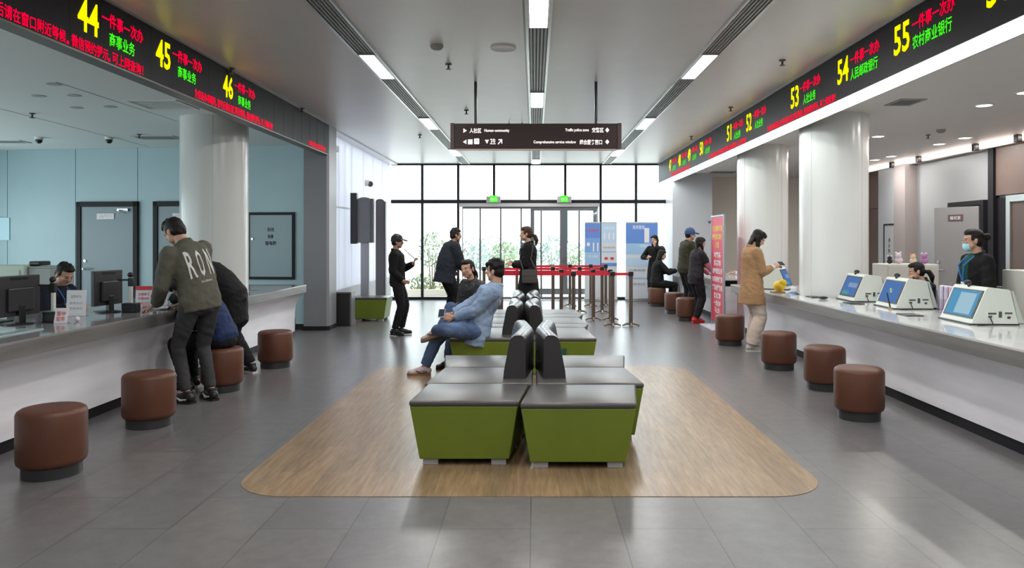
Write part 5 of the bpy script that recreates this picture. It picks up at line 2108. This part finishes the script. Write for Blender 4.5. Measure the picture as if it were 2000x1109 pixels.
# ---- 5 boy in black cap
d5_ = person('boy in black cap and black clothes standing near left wall bench', (-2.17, 11.75), -86, 1.58, pel=(0, 0, .86), lean=-2, head=(0, 2, 0), skin=SK_D,
             feet=[((-.09, .05, .085), 15), ((.09, -.04, .085), -22)],
             hands=[dict(w=(-.05, .25, 1.13), f=(.1, .3, 1), n=(0, 1, .2), curl=.9), dict(w=(.14, .10, .86), f=(-.3, .8, -.2), n=(-1, 0, 0), curl=.5)],
             elbow=[(-.6, -.4, -1), (.5, -1, -.3)],
             top=dict(m=blackc, pad=.022, hem=.09), bottom=dict(m=blackp, pad=.012), shoes=dict(m=sh_black, sole=sh_black), cap=mat('black_cap', (.012, .012, .015), .6), vox=.008)
t = thing('drawstring', 'dark cord held taut between boy\'s hand and chin', 'cord', wpos(d5_, (-.05, .26, 1.2)))
new('cord', tube(B(), [wpos(d5_, (-.05, .27, 1.2)), wpos(d5_, (-.015, .10, 1.36))], .007, 8), mat('cord_grey', (.08, .09, .1), .5), t, smooth=True)
# ---- 6 man in dark jacket
d6_ = person('man with short grey-black hair in dark slate jacket holding a phone low, seen from behind', (-1.52, 13.3), -58, 1.76, pel=(0, -.08, .93), lean=20, twist=-8, head=(-14, 4, 0), hair='short', hm=mat('grey_hair', (.02, .018, .017), .6, spec=.2), skin=SK_D,
             feet=[((-.13, .02, .085), 12), ((.13, 0, .085), -12)],
             hands=[dict(w=(-.22, .14, .93), f=(-.1, .9, -.4), n=(1, 0, 0), curl=.6), dict(w=(.06, .26, .98), f=(-.3, 1, -.3), n=(-.3, 0, -1), curl=.6)],
             elbow=[(-1, -1, .4), (1, -.8, .2)],
             top=dict(m=dk_slate, pad=.05, hem=.19, flare=.06, full=1.15), bottom=dict(m=blackp), shoes=dict(m=sh_black), vox=.008)
phone(wpos(d6_, (.05, .34, .96)), (1, 0, .2), (0, .6, .8), 'phone in hand of man in dark slate jacket')
# ---- 7 woman in dotted black top
specks = mat('speckled_black', (.012, .012, .015), .6)
nt, bs = nodes_of(specks)
vn = nt.nodes.new('ShaderNodeTexVoronoi')
vn.inputs['Scale'].default_value = 24
cr = nt.nodes.new('ShaderNodeValToRGB')
cr.color_ramp.elements[0].position = .12
cr.color_ramp.elements[0].color = (.3, .3, .34, 1)
cr.color_ramp.elements[1].position = .19
cr.color_ramp.elements[1].color = (.011, .011, .014, 1)
tcx = nt.nodes.new('ShaderNodeTexCoord')
nt.links.new(tcx.outputs['Object'], vn.inputs['Vector'])
nt.links.new(vn.outputs['Distance'], cr.inputs[0])
nt.links.new(cr.outputs[0], bs.inputs['Base Color'])
person('woman in black speckled blouse and jeans seated on bench beside man in denim', (-.70, 9.0), 132, 1.62, 'f', pel=(0, 0, .535), lean=14, head=(20, 4, 8), hair='low_pony',
       feet=[((-.02, .44, .085), 5), ((.02, .56, .36), 0, (0, .8, -.6), (0, .6, .8))], knee=[(0, 1, .3), (0, .3, 1)],
       hands=[dict(w=(-.08, .34, .64), f=(.5, .8, -.1), n=(0, 0, -1), curl=.5), dict(w=(.06, .34, .66), f=(-.4, .8, -.1), n=(0, 0, -1), curl=.5)],
       top=dict(m=specks, pad=.03, hem=.04, name='blouse', full=1.1), bottom=dict(m=denim_b), shoes=dict(m=sh_black, sole=sh_black), vox=.0065)
# ---- 8 man in denim, legs crossed
d8_ = person('man in light denim jacket and jeans seated with crossed legs on green bench', (-.62, 8.17), 92, 1.74, pel=(0, 0, .525), lean=-24, head=(-22, 2, 0), hair='messy', hm=HAIR, side=0,
             feet=[((.0, .47, .515), 0, (.12, .93, -.34), (.3, .25, .9)), ((.10, .60, .085), 3)],
             knee=[(-1, .25, .15), (0, .6, 1)],
             hands=[dict(w=(-.10, .26, .66), f=(.25, .95, .05), n=(.9, 0, -.3), curl=.7), dict(w=(.06, .32, .66), f=(-.5, .8, .1), n=(-.3, 0, -1), curl=.7)],
             elbow=[(-.4, -.6, -.6), (.6, -.5, -.5)],
             top=dict(m=denim_l, pad=.03, hem=.17, flare=.025, fold=.017), bottom=dict(m=denim_b, pad=.012, wide=1.05), shoes=dict(m=sh_pink, sole=gum, stripe=mat('shoe_plum', (.16, .07, .09), .5)), vox=.0055)
jk = part_of(d8_, 'jacket')
jk.data.materials.append(mat('denim_patch', (.5, .42, .36), .7, noise=.6, nscale=30))
iv = d8_['R1'].inverted()
for p in jk.data.polygons:
    c = iv @ (p.center - d8_['S2'])
    if c.y < -.08 and ((c.x + .02) / .085) ** 2 + ((c.z - .02) / .06) ** 2 < 1 and mnoise.noise(c * 45) > -.12:
        p.material_index = 1
phone(wpos(d8_, (-.02, .40, .70)), (1, .3, 0), (0, .8, .5), 'phone in hands of man in denim jacket', m=mat('phone_pale', (.5, .55, .65), .3))
# ---- 9 standing woman in black with bag
d9_ = person('woman in long black coat with brown ponytail standing at queue barrier', (-.10, 12.15), 84, 1.72, 'f', lean=2, head=(4, 4, 0), hair='low_pony', hm=HAIRB, skin=SK,
             hands=[dict(w=(-.06, .26, 1.10), f=(.1, .9, .4), n=(.6, 0, -.6), curl=.7), dict(w=(.08, .26, 1.12), f=(-.2, .9, .3), n=(-.5, 0, -.7), curl=.6)],
             top=dict(m=blackc, pad=.03, hem=.38, flare=.02, name='coat'), bottom=dict(m=blackp, wide=1.3), shoes=dict(m=sh_black), vox=.008)
t = thing('shoulder_bag', 'grey shoulder bag at hip of woman in black coat', 'bag', wpos(d9_, (-.24, -.04, .93)))
new('bag_body', box(B(), -.115, .13, -.045, .045, -.12, .10, .02, 3), mat('bag_taupe', (.085, .074, .068), .6, spec=.25), t, smooth=True, local=True)
new('flap', box(B(), -.116, .131, -.052, -.044, .0, .101, .003), mat('bag_taupe'), t, local=True)
c_ = V(t.location)
new('strap', tube(B(), [c_ + V((.1, 0, .11)), wpos(d9_, (-.2, -.06, 1.2)), wpos(d9_, (-.14, -.1, 1.44)), wpos(d9_, (-.05, .09, 1.45)), wpos(d9_, (-.19, .12, 1.2)), c_ + V((-.1, 0, .11))], .009, 6), mat('bag_taupe'), t, smooth=True)
# ---- 10 woman far right, hand to face
person('woman in black standing before wide blue banner with hand to face', (2.86, 17.55), 160, 1.62, 'f', head=(-25, 8, 0), hair='bob',
       hands=[dict(w=(-.02, .18, 1.36), f=(0, .3, 1), n=(0, -1, 0), curl=.4), dict(w=(.16, .16, 1.08), f=(-.6, .6, .4), n=(-.5, 0, 0), curl=.5)],
       elbow=[(-1, 0, -.5), (.8, -.4, -.6)],
       top=dict(m=blackc, pad=.025, hem=.34, name='coat'), bottom=dict(m=blackp), shoes=dict(m=sh_black), vox=.01)
# ---- 11 seated woman in black on far stool
person('woman in black coat with long hair seated on far stool at far counter', (2.76, 16.86), -84, 1.64, 'f', pel=(0, 0, .535), lean=12, head=(-10, 14, 0), hair='long',
       feet=[((-.1, .38, .085), 5), ((.1, .36, .085), -5)],
       hands=[dict(w=(-.12, .44, .82), f=(.2, 1, -.1), n=(0, 0, -1), curl=.4), dict(w=(.14, .44, .82), f=(-.2, 1, -.1), n=(0, 0, -1), curl=.4)],
       top=dict(m=blackc, pad=.03, hem=.06, name='coat'), bottom=dict(m=blackp), shoes=dict(m=sh_black), vox=.01)
# ---- 12 man in blue cap
person('man in dark olive jacket and blue cap standing at far counter', (3.0, 14.75), -78, 1.74, lean=10, head=(-6, 2, 0), skin=SK_D,
       hands=[dict(w=(-.1, .36, .95), f=(.2, 1, -.1), n=(0, 0, -1), curl=.4), dict(w=(.16, .36, .95), f=(-.2, 1, -.1), n=(0, 0, -1), curl=.4)],
       top=dict(m=olive_dk, pad=.04, hem=.1), bottom=dict(m=blackp), shoes=dict(m=sh_black), cap=mat('blue_cap', (.02, .06, .19), .6), vox=.01)
# ---- 13 woman with red shoes
d13 = person('woman in charcoal vest with pink sleeves and red shoes at far counter', (2.93, 13.5), -74, 1.56, 'f', lean=10, head=(0, 4, 0), hair='bob', skin=SK_D,
             feet=[((-.09, .03, .085), 8), ((.1, -.05, .085), -4)],
             hands=[dict(w=(-.1, .32, .88), f=(.2, 1, -.3), n=(0, 0, -1), curl=.4), dict(w=(.15, .32, .86), f=(-.2, 1, -.3), n=(0, 0, -1), curl=.4)],
             top=dict(m=vestm, pad=.03, hem=.16, sleeve=.12, name='vest'), bottom=dict(m=blackp, pad=.02), shoes=dict(m=sh_red, sole=sh_red), vox=.009)
sl = B()
for a, e, w, hd in d13['arms']:
    chain(sl, [a.lerp(e, .6), e, e.lerp(w, .9)], [.06, .052, .04])
o = remesh('sleeves', sl, .01, pinksl, d13['root'])
o['label'] = 'pink sleeves'
# ---- 14 woman in camel coat
d14 = person('woman in camel coat and cream trousers looking at phone at right counter', (2.94, 10.05), -82, 1.66, 'f', lean=3, head=(4, 32, 0), hair='bob',
             feet=[((-.08, .03, .085), 6), ((.08, -.04, .085), -6)],
             hands=[dict(w=(-.06, .30, 1.14), f=(.2, .85, .4), n=(.4, .1, -.7), curl=.7), dict(w=(.06, .29, 1.14), f=(-.2, .85, .4), n=(-.4, .1, -.7), curl=.7)],
             elbow=[(-.4, -.6, -.9), (.4, -.6, -.9)],
             top=dict(m=camel, pad=.03, hem=.27, flare=.0, name='coat', sleeve=.8, full=1.02), bottom=dict(m=cream, pad=.012, wide=1.45, len=.96), shoes=dict(m=mat('grey_shoe', (.4, .38, .38), .5), sole=sh_white), vox=.0065)
cf = B()
for a, e, w, hd in d14['arms']:
    cyl(cf, e.lerp(w, .68), e.lerp(w, .95), .043, .038, 16)
o = new('cuffs', cf, white_cl, d14['root'], smooth=True, local=True)
o['label'] = 'white shirt cuffs'
phone(wpos(d14, (0, .42, 1.185)), (1, 0, 0), (0, .95, .3), 'phone held by woman in camel coat', h=.135)
# ---- 15 masked woman behind right counter
person('woman with blue face mask, glasses and black cardigan standing behind right counter', (4.47, 7.5), 94, 1.61, 'f', lean=2, head=(-22, 4, 0), hair='bun',
       hands=[dict(w=(-.2, .14, .84), f=(.1, .3, -1), n=(1, 0, 0), curl=.4), dict(w=(.2, .14, .84), f=(-.1, .3, -1), n=(-1, 0, 0), curl=.4)],
       top=dict(m=blackc, pad=.028, hem=.14, name='cardigan', full=1.02), bottom=dict(m=blackp), shoes=dict(m=sh_black), mask=True, lanyard=lany, shirt=greensh, vox=.0065)
# ---- 16 clerk behind right counter
person('clerk with black hair seated behind right counter, chin on hand', (4.83, 9.05), 94, 1.58, 'f', pel=(0, 0, .53), lean=18, head=(-22, 14, 0), hair='low_pony',
       feet=[((-.12, .35, .085), 5), ((.12, .35, .085), -5)],
       hands=[dict(w=(.0, .24, .98), f=(0, .2, 1), n=(0, -1, .2), curl=.8), dict(w=(.16, .3, .83), f=(-.4, 1, -.1), n=(0, 0, -1), curl=.4)],
       top=dict(m=clerk_navy, pad=.016, hem=.03, name='blazer'), bottom=dict(m=blackp), shoes=dict(m=sh_black), vox=.0065)
# ---- 17 far clerk in white shirt
person('clerk in white shirt behind far counter, half hidden by red banner', (4.5, 15.4), 82, 1.62, 'f', pel=(0, 0, .535), lean=12, head=(0, 20, 0), hair='bob',
       feet=[((-.12, .35, .085), 5), ((.12, .35, .085), -5)],
       hands=[dict(w=(-.12, .34, .84), f=(.2, 1, -.1), n=(0, 0, -1), curl=.4), dict(w=(.14, .34, .84), f=(-.2, 1, -.1), n=(0, 0, -1), curl=.4)],
       top=dict(m=white_cl, pad=.016, hem=.03, name='shirt'), bottom=dict(m=blackp), shoes=dict(m=sh_black), vox=.011)
office_chair(4.62, 15.4, radians(82), 'office chair of white shirted clerk behind far counter')
